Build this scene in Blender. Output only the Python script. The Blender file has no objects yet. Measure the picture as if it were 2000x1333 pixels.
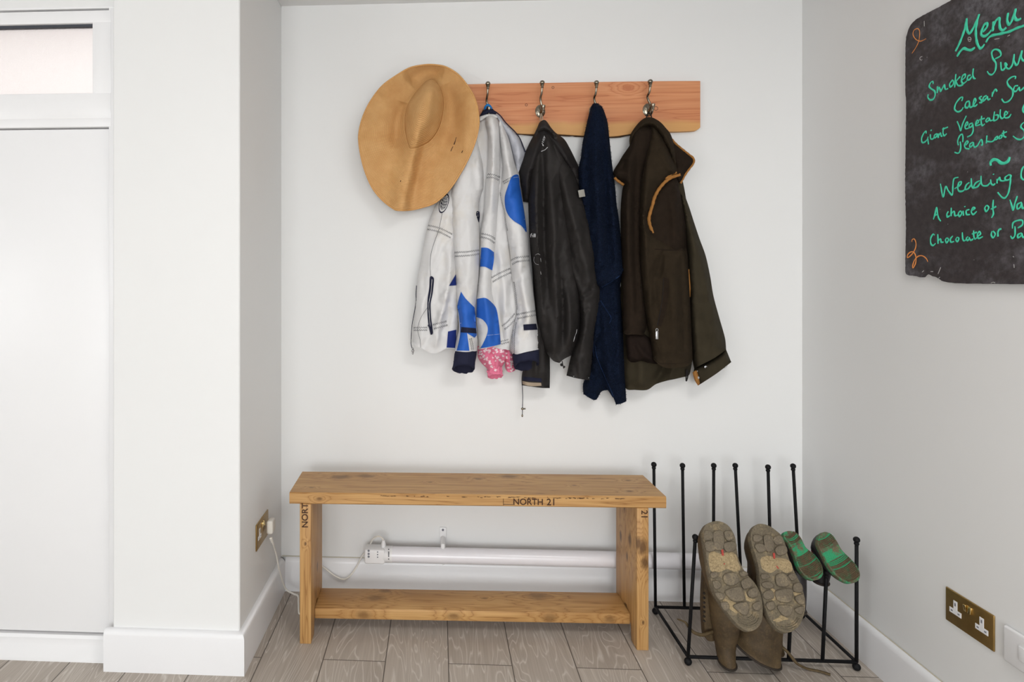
import bpy, bmesh, math, random
import numpy as np
from mathutils import Vector, Matrix, noise as mnoise
from mathutils.bvhtree import BVHTree
from mathutils.geometry import delaunay_2d_cdt

random.seed(7)
rng = np.random.default_rng(11)
SC = bpy.context.scene
COL = SC.collection
PI = math.pi

# ------------------------------------------------------------------ camera
F = 1240.0; CU, CV = 789.0, 535.0; EYE = 1.22
PHI = math.atan(66.0 / F)
SP, CP = math.sin(PHI), math.cos(PHI)
CAM = Vector((0, 0, EYE))
cd = bpy.data.cameras.new('camera'); cam = bpy.data.objects.new('camera', cd); COL.objects.link(cam)
cd.sensor_fit = 'HORIZONTAL'; cd.sensor_width = 36.0; cd.lens = F / 2000 * 36
cd.shift_x = (1000 - CU) / 2000; cd.shift_y = -(666.5 - CV) / 2000
cd.clip_start = 0.05; cd.clip_end = 60
cam.location = CAM; cam.rotation_euler = (PI / 2, 0, PHI)
SC.camera = cam

def ray(u, v):
    a, b = (u - CU) / F, (CV - v) / F
    return Vector((-SP + a * CP, CP + a * SP, b))
def at_y(u, v, Y):
    d = ray(u, v); return CAM + d * (Y / d.y)
def at_x(u, v, X):
    d = ray(u, v); return CAM + d * (X / d.x)
def at_z(u, v, Z):
    d = ray(u, v); return CAM + d * ((Z - EYE) / d.z)
def at_plane(u, v, p, n):
    d = ray(u, v); return CAM + d * ((p - CAM).dot(n) / d.dot(n))
def at_zc(u, v, zc):
    return CAM + ray(u, v) * zc

# ------------------------------------------------------------------ materials
def L(r, g, b):
    def c(x):
        x /= 255.0
        return x / 12.92 if x <= .04045 else ((x + .055) / 1.055) ** 2.4
    return (c(r), c(g), c(b), 1.0)

class NT:
    def __init__(s, name):
        s.m = bpy.data.materials.new(name); s.m.use_nodes = True
        s.t = s.m.node_tree; s.b = s.t.nodes['Principled BSDF']
    def n(s, typ, ins=None, **props):
        k = s.t.nodes.new(typ)
        for a, b in props.items(): setattr(k, a, b)
        for a, b in (ins or {}).items():
            if hasattr(b, 'is_output'): s.t.links.new(b, k.inputs[a])
            else: k.inputs[a].default_value = b
        return k
    def lk(s, a, b): s.t.links.new(a, b)
    def math(s, op, a, b=None, c=None):
        k = s.t.nodes.new('ShaderNodeMath'); k.operation = op
        for i, x in enumerate((a, b, c)):
            if x is None: continue
            if hasattr(x, 'is_output'): s.lk(x, k.inputs[i])
            else: k.inputs[i].default_value = x
        return k.outputs[0]
    def obj(s): return s.n('ShaderNodeTexCoord').outputs['Object']
    def uv(s): return s.n('ShaderNodeTexCoord').outputs['UV']
    def gen(s, vec, scale=(1, 1, 1), loc=(0, 0, 0), rot=(0, 0, 0)):
        return s.n('ShaderNodeMapping', {'Vector': vec, 'Scale': scale, 'Location': loc, 'Rotation': rot}).outputs[0]
    def noise(s, vec, scale=5, detail=4, rough=.55, dist=0):
        return s.n('ShaderNodeTexNoise', {'Vector': vec, 'Scale': scale, 'Detail': detail, 'Roughness': rough, 'Distortion': dist}).outputs['Fac']
    def ramp(s, fac, stops, interp='LINEAR'):
        k = s.n('ShaderNodeValToRGB', {'Fac': fac}); r = k.color_ramp; r.interpolation = interp
        while len(r.elements) < len(stops): r.elements.new(.5)
        for e, (p, c) in zip(r.elements, stops):
            e.position = p; e.color = c if len(c) == 4 else (*c, 1)
        return k.outputs['Color']
    def mix(s, fac, a, b, blend='MIX'):
        k = s.n('ShaderNodeMix', data_type='RGBA', blend_type=blend)
        for i, x in ((0, fac), (6, a), (7, b)):
            if hasattr(x, 'is_output'): s.lk(x, k.inputs[i])
            else: k.inputs[i].default_value = x
        return k.outputs[2]
    def col(s, c):
        if hasattr(c, 'is_output'): s.lk(c, s.b.inputs['Base Color'])
        else: s.b.inputs['Base Color'].default_value = c
        return s
    def set(s, **kw):
        for a, b in kw.items():
            i = s.b.inputs[a.replace('_', ' ')]
            if hasattr(b, 'is_output'): s.lk(b, i)
            else: i.default_value = b
        return s
    def bump(s, h, strength=.3, dist=.002):
        k = s.n('ShaderNodeBump', {'Height': h, 'Strength': strength, 'Distance': dist})
        s.lk(k.outputs[0], s.b.inputs['Normal']); return s

G0, G1 = (0, 0, 0, 1), (1, 1, 1, 1)

def m_plain(name, c, rough=.5, metal=0.0, var=.06, vs=30, bump=0, bs=200, spec=.5):
    t = NT(name); o = t.obj()
    nz = t.noise(o, vs, 3)
    lo = tuple(x * (1 - var) for x in c[:3]) + (1,); hi = tuple(min(1, x * (1 + var)) for x in c[:3]) + (1,)
    t.col(t.ramp(nz, [(.3, lo), (.7, hi)])).set(Roughness=rough, Metallic=metal)
    t.b.inputs['Specular IOR Level'].default_value = spec
    if bump: t.bump(t.noise(o, bs, 3), bump, .002)
    return t.m

def m_cloth(name, c, var=.12, weave=900, bump=.25, rough=.9, sheen=0.0, vs=14, spec=.2, stain=None):
    t = NT(name); o = t.obj()
    nz = t.noise(o, vs, 5, .6)
    lo = tuple(x * (1 - var) for x in c[:3]) + (1,); hi = tuple(min(1, x * (1 + var)) for x in c[:3]) + (1,)
    base = t.ramp(nz, [(.3, lo), (.7, hi)])
    if stain:
        f = t.ramp(t.noise(o, 9, 6, .65), [(.52, G0), (.75, (.55, .55, .55, 1))])
        base = t.mix(f, base, stain)
    t.col(base).set(Roughness=rough)
    t.b.inputs['Specular IOR Level'].default_value = spec
    t.b.inputs['Sheen Weight'].default_value = sheen
    t.bump(t.noise(o, weave, 2), bump, .0015)
    return t.m

def m_wood(name, dark, mid, light, axis=0, knots=(), long=1.2, cross=26, rough=.45, bands=7.0, edge=None, kdark=(.10, .045, .015, 1), kfac=.85):
    """axis: grain axis (0 x, 1 y, 2 z). knots: (x,y,z,r)"""
    t = NT(name); o = t.obj()
    sc = [cross] * 3; sc[axis] = long
    v = t.gen(o, tuple(sc))
    ph = t.noise(v, 1.0, 3, .5, .25)
    km = None
    for (kx, ky, kz, r) in knots:
        d = t.n('ShaderNodeVectorMath', {0: o, 1: (kx, ky, kz)}, operation='SUBTRACT').outputs[0]
        s3 = [1 / r] * 3; s3[axis] = 1 / (r * 1.7)
        d = t.n('ShaderNodeVectorMath', {0: d, 1: tuple(s3)}, operation='MULTIPLY').outputs[0]
        ln = t.n('ShaderNodeVectorMath', {0: d}, operation='LENGTH').outputs['Value']
        wob = t.math('ADD', ln, t.math('MULTIPLY', t.math('SUBTRACT', t.noise(o, 55, 3), .5), .9))
        e = t.math('EXPONENT', t.math('MULTIPLY', t.math('MULTIPLY', ln, ln), -.22))
        ph = t.math('ADD', ph, t.math('MULTIPLY', e, .34))
        mk = t.n('ShaderNodeMapRange', {'Value': wob, 'From Min': 1.25, 'From Max': .45, 'To Min': 0, 'To Max': 1}).outputs[0]
        km = mk if km is None else t.math('MAXIMUM', km, mk)
    fr = t.math('FRACT', t.math('MULTIPLY', ph, bands))
    base = t.ramp(fr, [(0, mid), (.55, light), (.85, mid), (.95, dark), (1, mid)])
    fine = t.noise(t.gen(o, tuple((3 if i == axis else 260) for i in range(3))), 1.0, 3)
    base = t.mix(.35, base, t.ramp(fine, [(.3, dark), (.7, light)]))
    big = t.noise(t.gen(o, tuple((2.2 if i == axis else 9) for i in range(3))), 1.0, 3)
    base = t.mix(t.ramp(big, [(.45, G0), (.8, (.6, .6, .6, 1))]), base, dark)
    if km is not None: base = t.mix(t.math('MULTIPLY', km, kfac), base, kdark)
    if edge is not None: base = edge(t, o, base)
    t.col(base).set(Roughness=rough)
    t.b.inputs['Specular IOR Level'].default_value = .35
    t.bump(fine, .12, .0008)
    return t.m

# ------------------------------------------------------------------ object helpers
def tag(o, label=None, cat=None, group=None, kind=None):
    if label: o['label'] = label
    if cat: o['category'] = cat
    if group: o['group'] = group
    if kind: o['kind'] = kind
    return o

def thing(name, loc, label, cat, group=None, rz=0.0):
    o = bpy.data.objects.new(name, None); COL.objects.link(o)
    o.empty_display_size = .05
    o.location = loc; o.rotation_euler = (0, 0, rz)
    return tag(o, label, cat, group)

def worldmat(o):
    m = Matrix.LocRotScale(o.location, o.rotation_euler.to_quaternion() if hasattr(o.rotation_euler, 'to_quaternion') else None, o.scale)
    return worldmat(o.parent) @ m if o.parent else m

def link(name, verts, faces, mat, parent=None, smooth=True, local=False, uvs=None, sharp=None, origin=None):
    """verts in world space unless local=True (then in the parent's frame)"""
    if parent is not None and not local:
        inv = worldmat(parent).inverted(); verts = [inv @ Vector(v) for v in verts]
    keep = origin is not None; origin = Vector((0, 0, 0))
    if parent is None and len(verts) and not keep:
        a = np.array([tuple(v) for v in verts]); origin = Vector(((a[:, 0].min() + a[:, 0].max()) / 2, (a[:, 1].min() + a[:, 1].max()) / 2, a[:, 2].min()))
        verts = [Vector(v) - origin for v in verts]
    me = bpy.data.meshes.new(name)
    me.from_pydata([tuple(v) for v in verts], [], faces)
    if uvs is not None:
        ul = me.uv_layers.new(name='UVMap')
        for lp in me.loops: ul.data[lp.index].uv = uvs[lp.vertex_index]
    bm = bmesh.new(); bm.from_mesh(me)
    if uvs is None: bmesh.ops.remove_doubles(bm, verts=bm.verts, dist=1e-6)
    bmesh.ops.recalc_face_normals(bm, faces=bm.faces)
    bm.to_mesh(me); bm.free()
    if smooth:
        me.polygons.foreach_set('use_smooth', [True] * len(me.polygons))
        if sharp is not None: me.set_sharp_from_angle(angle=math.radians(sharp))
    me.materials.append(mat)
    o = bpy.data.objects.new(name, me); COL.objects.link(o)
    if parent is not None: o.parent = parent
    else: o.location = origin
    return o

class MB:
    def __init__(s): s.v = []; s.f = []
    def add(s, vs, fs):
        n = len(s.v); s.v += [Vector(v) for v in vs]; s.f += [tuple(i + n for i in f) for f in fs]; return s
    def bm(s, bm):
        bm.verts.index_update(); s.add([v.co.copy() for v in bm.verts], [tuple(v.index for v in f.verts) for f in bm.faces]); bm.free(); return s
    def box(s, lo, hi, bev=0.0, seg=2, M=None):
        bm = bmesh.new(); bmesh.ops.create_cube(bm, size=1)
        lo, hi = Vector(lo), Vector(hi)
        for v in bm.verts:
            v.co = Vector((lo[i] + (v.co[i] + .5) * (hi[i] - lo[i]) for i in range(3)))
        if bev: bmesh.ops.bevel(bm, geom=bm.edges[:], offset=bev, segments=seg, profile=.5, affect='EDGES')
        if M is not None: bm.transform(M)
        return s.bm(bm)
    def tube(s, pts, r, n=10, cap=True, flat=None):
        """r: float or list. flat: (axis Vector, factor) squashes the section"""
        pts = [Vector(p) for p in pts]; k = len(pts)
        rs = r if hasattr(r, '__len__') else [r] * k
        T = []
        for i in range(k):
            t = pts[min(i + 1, k - 1)] - pts[max(i - 1, 0)]
            T.append(t.normalized() if t.length > 1e-9 else Vector((0, 0, 1)))
        a = Vector((0, 0, 1)) if abs(T[0].z) < .9 else Vector((1, 0, 0))
        N = (a - T[0] * a.dot(T[0])).normalized()
        vs, fs = [], []
        for i in range(k):
            N = N - T[i] * N.dot(T[i])
            N = N.normalized() if N.length > 1e-6 else T[i].orthogonal().normalized()
            B = T[i].cross(N)
            for j in range(n):
                w = 2 * PI * j / n
                off = (N * math.cos(w) + B * math.sin(w)) * rs[i]
                if flat is not None: off -= flat[0] * off.dot(flat[0]) * (1 - flat[1])
                vs.append(pts[i] + off)
        for i in range(k - 1):
            for j in range(n):
                j2 = (j + 1) % n
                fs.append((i * n + j, i * n + j2, (i + 1) * n + j2, (i + 1) * n + j))
        if cap: fs += [tuple(range(n))[::-1], tuple((k - 1) * n + j for j in range(n))]
        return s.add(vs, fs)
    def lathe(s, prof, M=None, n=24):
        """prof: (r, h) along +Z then transformed by M"""
        vs, fs = [], []
        for r, h in prof:
            for j in range(n): vs.append(Vector((max(r, 1e-5) * math.cos(2 * PI * j / n), max(r, 1e-5) * math.sin(2 * PI * j / n), h)))
        for i in range(len(prof) - 1):
            for j in range(n):
                j2 = (j + 1) % n; fs.append((i * n + j, i * n + j2, (i + 1) * n + j2, (i + 1) * n + j))
        fs += [tuple(range(n))[::-1], tuple((len(prof) - 1) * n + j for j in range(n))]
        if M is not None: vs = [M @ v for v in vs]
        return s.add(vs, fs)
    def ball(s, c, r, sub=3, sc=(1, 1, 1)):
        bm = bmesh.new(); bmesh.ops.create_icosphere(bm, subdivisions=sub, radius=r)
        for v in bm.verts: v.co = Vector((v.co.x * sc[0], v.co.y * sc[1], v.co.z * sc[2])) + Vector(c)
        return s.bm(bm)
    def prism(s, poly, vec, bev=0.0, seg=2):
        """poly: 3-D polygon (planar), extruded by vec"""
        bm = bmesh.new(); vs = [bm.verts.new(p) for p in poly]; f = bm.faces.new(vs)
        r = bmesh.ops.extrude_face_region(bm, geom=[f])
        bmesh.ops.translate(bm, verts=[x for x in r['geom'] if isinstance(x, bmesh.types.BMVert)], vec=vec)
        bmesh.ops.recalc_face_normals(bm, faces=bm.faces)
        if bev:
            bmesh.ops.bevel(bm, geom=[e for e in bm.edges], offset=bev, segments=seg, profile=.5, affect='EDGES', clamp_overlap=True)
        bmesh.ops.triangulate(bm, faces=[f for f in bm.faces if len(f.verts) > 4])
        return s.bm(bm)
    def loft(s, rings, cap=(True, True), close=True):
        n = len(rings[0]); vs = [p for r in rings for p in r]; fs = []
        for i in range(len(rings) - 1):
            for j in range(n if close else n - 1):
                j2 = (j + 1) % n; fs.append((i * n + j, i * n + j2, (i + 1) * n + j2, (i + 1) * n + j))
        if cap[0]: fs.append(tuple(range(n))[::-1])
        if cap[1]: fs.append(tuple((len(rings) - 1) * n + j for j in range(n)))
        return s.add(vs, fs)
    def out(s, name, mat, parent=None, **k): return link(name, s.v, s.f, mat, parent, **k)

def catmull(P, step, closed=False):
    """smooth a polyline of (u,v[,corner]); resample about every `step`"""
    pts = [np.array(p[:2], float) for p in P]; cor = [len(p) > 2 and p[2] for p in P]
    n = len(pts); out = []
    for i in range(n if closed else n - 1):
        p1, p2 = pts[i], pts[(i + 1) % n]
        p0 = pts[(i - 1) % n] if (closed or i > 0) else p1
        p3 = pts[(i + 2) % n] if (closed or i < n - 2) else p2
        if cor[i]: p0 = p1
        if cor[(i + 1) % n]: p3 = p2
        k = max(1, int(np.linalg.norm(p2 - p1) / step + .5))
        m1 = (p2 - p0) * .5; m2 = (p3 - p1) * .5
        ll = np.linalg.norm(p2 - p1)
        for m in (m1, m2):
            l = np.linalg.norm(m)
            if l > ll: m *= ll / l
        for j in range(k):
            t = j / k; t2, t3 = t * t, t * t * t
            out.append((2 * t3 - 3 * t2 + 1) * p1 + (t3 - 2 * t2 + t) * m1 + (-2 * t3 + 3 * t2) * p2 + (t3 - t2) * m2)
    if not closed: out.append(pts[-1])
    return np.array(out)

def seg_dist(Q, A, B):
    """min distance of points Q (n,2) to segments A->B (m,2)"""
    best = np.full(len(Q), 1e9)
    for a, b in zip(A, B):
        ab = b - a; l2 = max(ab @ ab, 1e-9)
        t = np.clip(((Q - a) @ ab) / l2, 0, 1)
        best = np.minimum(best, np.hypot(*(Q - (a + t[:, None] * ab)).T))
    return best

def inside(Q, poly):
    x, y = Q[:, 0], Q[:, 1]; r = np.zeros(len(Q), bool); n = len(poly)
    for i in range(n):
        (x1, y1), (x2, y2) = poly[i], poly[(i + 1) % n]
        if y1 == y2: continue
        c = ((y1 > y) != (y2 > y)) & (x < (x2 - x1) * (y - y1) / (y2 - y1) + x1)
        r ^= c
    return r

def fold_h(Q, folds):
    """folds: (points, width px, amplitude m[, asym]) gaussian ridges along polylines"""
    h = np.zeros(len(Q))
    for fd in folds:
        pts, w, amp = fd[0], fd[1], fd[2]; asym = fd[3] if len(fd) > 3 else 1.0
        C = catmull(pts, 8)
        seg = np.linalg.norm(np.diff(C, axis=0), axis=1); cum = np.concatenate([[0], np.cumsum(seg)]); tot = cum[-1]
        best = np.full(len(Q), 1e9); tt = np.zeros(len(Q)); side = np.zeros(len(Q))
        for i in range(len(C) - 1):
            ab = C[i + 1] - C[i]; l2 = max(ab @ ab, 1e-9); r = Q - C[i]
            t = np.clip((r @ ab) / l2, 0, 1); d = np.hypot(*(r - t[:, None] * ab).T)
            k = d < best; best[k] = d[k]; tt[k] = (cum[i] + t[k] * seg[i]) / tot
            side[k] = (ab[0] * r[k, 1] - ab[1] * r[k, 0])
        md = fd[4] if len(fd) > 4 else ''
        taper = np.clip(np.minimum(tt, 1 - tt) * 5, 0, 1) ** .7 if md != 'n' else 1.0
        ww = np.where(side > 0, w, w * asym)
        h += amp * taper * np.exp(-(best / ww) ** 2)
    return h

def triangulate(outline, step, jitter=.25):
    B = outline; n = len(B)
    lo, hi = B.min(0), B.max(0)
    gx = np.arange(lo[0], hi[0], step); gy = np.arange(lo[1], hi[1], step * .87)
    X, Y = np.meshgrid(gx, gy); X = X + (np.arange(len(gy)) % 2)[:, None] * step / 2
    Q = np.stack([X.ravel(), Y.ravel()], 1); Q += rng.uniform(-jitter, jitter, Q.shape) * step
    Q = Q[inside(Q, B)]
    if len(Q): Q = Q[seg_dist(Q, B, np.roll(B, -1, 0)) > step * .55]
    vs = [Vector(p) for p in B] + [Vector(p) for p in Q]
    r = delaunay_2d_cdt(vs, [(i, (i + 1) % n) for i in range(n)], [], 1, 1e-4)
    P = np.array([tuple(p) for p in r[0]]); Fc = [tuple(f) for f in r[2]]
    # keep triangles inside the outline only
    c = np.array([P[list(f)].mean(0) for f in Fc]); ok = inside(c, B)
    return P, [f for f, k in zip(Fc, ok) if k]

YW = 2.43

class Garment:
    def __init__(s, name, loc, label, cat, group=None):
        s.root = thing(name, loc, label, cat, group); s.bv = {}
    def piece(s, name, outline, base, T, w, mat, hem=None, folds=(), wr=.003, step=2.8, smooth=6, parent=None, wsc=(26, 75), seed=0, label=None, tilt=0.0, rough=0.0):
        B = catmull(outline, step, True)
        P, Fc = triangulate(B, step)
        A_, B_ = B, np.roll(B, -1, 0)
        if hem is not None:
            hp = catmull(hem, 4); mid = (A_ + B_) / 2
            keep = seg_dist(mid, hp[:-1], hp[1:]) > 4.0
            A2, B2 = A_[keep], B_[keep]
        else: A2, B2 = A_, B_
        x = np.clip(seg_dist(P, A2, B2) / w, 0, 1); f = np.sqrt(np.maximum(0, 1 - (1 - x) ** 2))
        # smooth out the medial axis
        n = len(P); E = set()
        for a, b, c in Fc: E |= {(min(a, b), max(a, b)), (min(b, c), max(b, c)), (min(a, c), max(a, c))}
        E = np.array(list(E)); cnt = {}
        for fc in Fc:
            for i in range(3):
                e = (min(fc[i], fc[(i + 1) % 3]), max(fc[i], fc[(i + 1) % 3])); cnt[e] = cnt.get(e, 0) + 1
        bnd = np.zeros(n, bool)
        be = [e for e, k in cnt.items() if k == 1]
        for a, b in be: bnd[a] = bnd[b] = True
        deg = np.zeros(n); np.add.at(deg, E[:, 0], 1); np.add.at(deg, E[:, 1], 1)
        for _ in range(smooth):
            acc = np.zeros(n); np.add.at(acc, E[:, 0], f[E[:, 1]]); np.add.at(acc, E[:, 1], f[E[:, 0]])
            f = np.where(bnd, f, .5 * f + .5 * acc / np.maximum(deg, 1))
        if callable(base): b0 = base(P)
        elif hasattr(base, '__len__'):
            v0, d0, v1, d1 = base; b0 = d0 + (d1 - d0) * np.clip((P[:, 1] - v0) / (v1 - v0), 0, 1)
        else: b0 = np.full(n, float(base))
        if tilt: b0 = b0 + tilt * (P[:, 0] - P[:, 0].mean())
        wn = np.array([mnoise.fractal(Vector((p[0] / wsc[0] + seed, p[1] / wsc[1], seed * 1.7)), 1.0, 2.0, 4) for p in P])
        rg = np.array([abs(mnoise.noise(Vector((p[0] / (wsc[0] * 1.5) + .35 * p[1] / wsc[0], p[1] / (wsc[1] * .8) + seed, 3.3 + seed)))) for p in P])
        wn = wn + .7 * (np.exp(-rg * 4.5) - .45)
        fade = np.clip(x * 2.2, 0, 1)
        d = b0 + T * f + (1.55 * fold_h(P, folds) + 1.35 * wr * wn) * fade
        if rough: d = d + rough * rng.normal(size=n) * np.clip(x * 4, .3, 1)
        d = np.maximum(d, b0 + .0005)
        front = [at_y(p[0], p[1], YW - dd) for p, dd in zip(P, d)]
        back = [at_y(p[0], p[1], YW - dd + .003) for p, dd in zip(P, b0)]
        faces = [tuple(fc) for fc in Fc] + [tuple(i + n for i in fc[::-1]) for fc in Fc]
        faces += [(a, b, b + n, a + n) for a, b in be]
        o = link(name, front + back, faces, mat, parent or s.root, sharp=60)
        if label: o['label'] = label
        s.bv.setdefault('all', []).append(BVHTree.FromPolygons(front, Fc)); s.bv[name + str(len(s.bv))] = s.bv['all'][-1]
        o_b = s.bv['all'][-1]
        return o, o_b
    def hit(s, u, v, off=.0015, only=None):
        d = ray(u, v).normalized(); best = None
        for t in ([only] if only is not None else s.bv['all']):
            h = t.ray_cast(CAM, d)
            if h[0] is not None and (best is None or h[3] < best): best = h[3]
        if best is None: return None
        return CAM + d * (best - off)
    def patch(s, name, poly, mat, parent, off=.0034, only=None, step=3.0, label=None, corner=False):
        B = catmull([(*p[:2], 1) if corner else p for p in poly], step, True)
        P, Fc = triangulate(B, step)
        pts, last = [], None
        for p in P:
            h = s.hit(p[0], p[1], off, only); pts.append(h)
        ok = [h for h in pts if h is not None]
        if not ok: return None
        for i, h in enumerate(pts):
            if h is None:
                j = min((k for k in range(len(pts)) if pts[k] is not None), key=lambda k: (P[k][0] - P[i][0]) ** 2 + (P[k][1] - P[i][1]) ** 2)
                pts[i] = at_y(P[i][0], P[i][1], pts[j].y)
        n = len(P); cnt = {}
        for fc in Fc:
            for i in range(3):
                e = (min(fc[i], fc[(i + 1) % 3]), max(fc[i], fc[(i + 1) % 3])); cnt[e] = cnt.get(e, 0) + 1
        back = [p + (p - CAM).normalized() * (off * .9) for p in pts]
        faces = list(Fc) + [tuple(i + n for i in f[::-1]) for f in Fc] + [(a, b, b + n, a + n) for (a, b), k in cnt.items() if k == 1]
        o = link(name, pts + back, faces, mat, parent, sharp=50)
        if label: o['label'] = label
        return o
    def line(s, mb, pl, r=.0008, off=.0016, only=None, step=2.0, smooth=True, n=5, cap=True):
        C = catmull(pl, step) if smooth else np.array([p[:2] for p in pl], float)
        pts = []
        for p in C:
            h = s.hit(p[0], p[1], off, only)
            if h is None:
                if len(pts) > 1: mb.tube(pts, r, n, cap)
                pts = []; continue
            pts.append(h)
        if len(pts) > 1: mb.tube(pts, r, n, cap)
    def zig(s, mb, pl, amp=3.0, period=3.2, rows=2, gap=9, r=.0006, only=None):
        C = catmull(pl, .8)
        for k in range(rows):
            o = (k - (rows - 1) / 2) * gap; z = []
            for i in range(len(C)):
                t = C[min(i + 1, len(C) - 1)] - C[max(i - 1, 0)]; t = t / max(np.linalg.norm(t), 1e-6); nn = np.array([-t[1], t[0]])
                ph = (i * .8 / period) % 1; tri = 4 * abs(ph - .5) - 1
                z.append(C[i] + nn * (o + amp * tri))
            s.line(mb, [tuple(p) for p in z], r, .0012, only, smooth=False, n=4)

# smooth in 3-D
def smooth3(P, k=8):
    P = [np.array(p) for p in P]; out = []
    for i in range(len(P) - 1):
        p1, p2 = P[i], P[i + 1]; p0 = P[i - 1] if i else p1; p3 = P[i + 2] if i < len(P) - 2 else p2
        for j in range(k):
            t = j / k; out.append(.5 * (2 * p1 + (p2 - p0) * t + (2 * p0 - 5 * p1 + 4 * p2 - p3) * t * t + (3 * p1 - p0 - 3 * p2 + p3) * t ** 3))
    out.append(P[-1]); return [Vector(p) for p in out]

def ell(c, ax, bx, n=28, ph=0, dent=()):
    """dent: (angle, width, depth) squash lobes"""
    out = []
    for j in range(n):
        w = 2 * PI * j / n + ph; k = 1.0
        for (a, wd, dp) in dent:
            dd = (w - a + PI) % (2 * PI) - PI; k -= dp * math.exp(-(dd / wd) ** 2)
        out.append(c + ax * (math.cos(w) * k) + bx * (math.sin(w) * k))
    return out
def ring_path(cs):
    """interpolate a list of (centre, half-x Vector, half-y Vector) smoothly"""
    C = smooth3([c[0] for c in cs], 6); A = smooth3([c[1] for c in cs], 6); Bv = smooth3([c[2] for c in cs], 6)
    return list(zip(C, A, Bv))


# ------------------------------------------------------------------ palette
def m_wall(name, c):
    t = NT(name); o = t.obj()
    t.col(t.ramp(t.noise(o, 1.6, 3), [(.3, tuple(x * .985 for x in c[:3]) + (1,)), (.7, c)])).set(Roughness=.62)
    t.b.inputs['Specular IOR Level'].default_value = .25
    t.bump(t.noise(o, 240, 3), .06, .001); return t.m
M_WALL = m_wall('wall_paint', (.80, .803, .80, 1))
M_CEIL = m_wall('ceiling_paint', (.80, .80, .795, 1))
M_TRIM = m_plain('white_gloss_paint', (.82, .82, .835, 1), .28, var=.01, vs=3)
M_UPVC = m_plain('white_plastic_door', (.84, .84, .85, 1), .30, var=.008, vs=2)
M_DKSTRIP = m_plain('dark_grey_strip', L(58, 62, 70), .6)
M_PIPE = m_plain('tube_enamel', (.80, .79, .83, 1), .22, var=.01)
M_PLAST = m_plain('white_plastic', (.80, .80, .81, 1), .32, var=.01)
M_GREYPL = m_plain('grey_print', L(120, 122, 132), .5)
M_DARKPR = m_plain('black_print', L(35, 35, 40), .6)
M_BRASS = m_plain('aged_brass', (.36, .235, .085, 1), .36, metal=.85, var=.08, vs=40)
M_BRASSHI = m_plain('polished_brass', (.75, .60, .30, 1), .18, metal=1.0, var=.04)
M_HOOK = m_plain('antique_brass', (.27, .24, .19, 1), .24, metal=1.0, var=.25, vs=60)
M_IRON = m_plain('black_iron', (.006, .006, .007, 1), .6, var=.3, vs=80, bump=.1, bs=400, spec=.2)
M_ZIP = m_plain('zip_metal', (.45, .45, .46, 1), .3, metal=.9)

def m_floor():
    t = NT('oak_laminate'); o = t.obj()
    W, X0, LEN, Y0 = .1976, -.3617, 1.26, 1.99
    s = t.n('ShaderNodeSeparateXYZ', {0: o}); x, y = s.outputs[0], s.outputs[1]
    px = t.math('DIVIDE', t.math('SUBTRACT', x, X0), W); ix = t.math('FLOOR', px); fx = t.math('SUBTRACT', px, ix)
    odd = t.math('FLOORED_MODULO', ix, 2.0)
    py = t.math('ADD', t.math('DIVIDE', t.math('SUBTRACT', y, Y0), LEN), t.math('MULTIPLY', odd, .47))
    iy = t.math('FLOOR', py); fy = t.math('SUBTRACT', py, iy)
    cid = t.n('ShaderNodeCombineXYZ', {0: ix, 1: iy}).outputs[0]
    rnd = t.n('ShaderNodeTexWhiteNoise', {'Vector': cid}, noise_dimensions='2D')
    off = t.n('ShaderNodeVectorMath', {0: rnd.outputs['Color'], 1: (7.3, 31.7, 11.1)}, operation='MULTIPLY').outputs[0]
    q = t.n('ShaderNodeVectorMath', {0: o, 1: off}, operation='ADD').outputs[0]
    # cathedral grain: strongly stretched noise cut into bands
    ph = t.noise(t.gen(q, (6.5, .85, 1)), 1.0, 3.2, .55, .7)
    fr = t.math('FRACT', t.math('MULTIPLY', ph, 25.0))
    ln = t.ramp(fr, [(0, G0), (.66, G0), (.80, G1), (.88, (.3, .3, .3, 1)), (1, G0)])
    fib = t.noise(t.gen(q, (150, 3.5, 1)), 1.0, 3, .6)
    big = t.noise(t.gen(q, (4, 1.2, 1)), 1.0, 3)
    base = t.ramp(big, [(.3, L(170, 159, 148)), (.7, L(192, 182, 171))])
    base = t.mix(t.math('MULTIPLY', t.ramp(fib, [(.35, G0), (.7, G1)]), .42), base, L(138, 125, 113))
    base = t.mix(t.math('MULTIPLY', ln, t.math('MULTIPLY', fib, 1.25)), base, L(226, 220, 213))
    base = t.mix(.22, base, t.ramp(rnd.outputs['Value'], [(0, L(146, 135, 124)), (1, L(190, 181, 170))]))
    ex = t.math('MULTIPLY', t.math('MINIMUM', fx, t.math('SUBTRACT', 1.0, fx)), W)
    ey = t.math('MULTIPLY', t.math('MINIMUM', fy, t.math('SUBTRACT', 1.0, fy)), LEN)
    e = t.math('MINIMUM', ex, ey)
    gap = t.n('ShaderNodeMapRange', {'Value': e, 'From Min': .0009, 'From Max': .0022, 'To Min': 1, 'To Max': 0}).outputs[0]
    base = t.mix(t.math('MULTIPLY', gap, .85), base, L(62, 54, 48))
    t.col(base).set(Roughness=.48)
    t.b.inputs['Specular IOR Level'].default_value = .35
    t.bump(t.math('SUBTRACT', t.math('MULTIPLY', fib, .3), gap), .25, .001)
    return t.m
M_FLOOR = m_floor()

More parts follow.
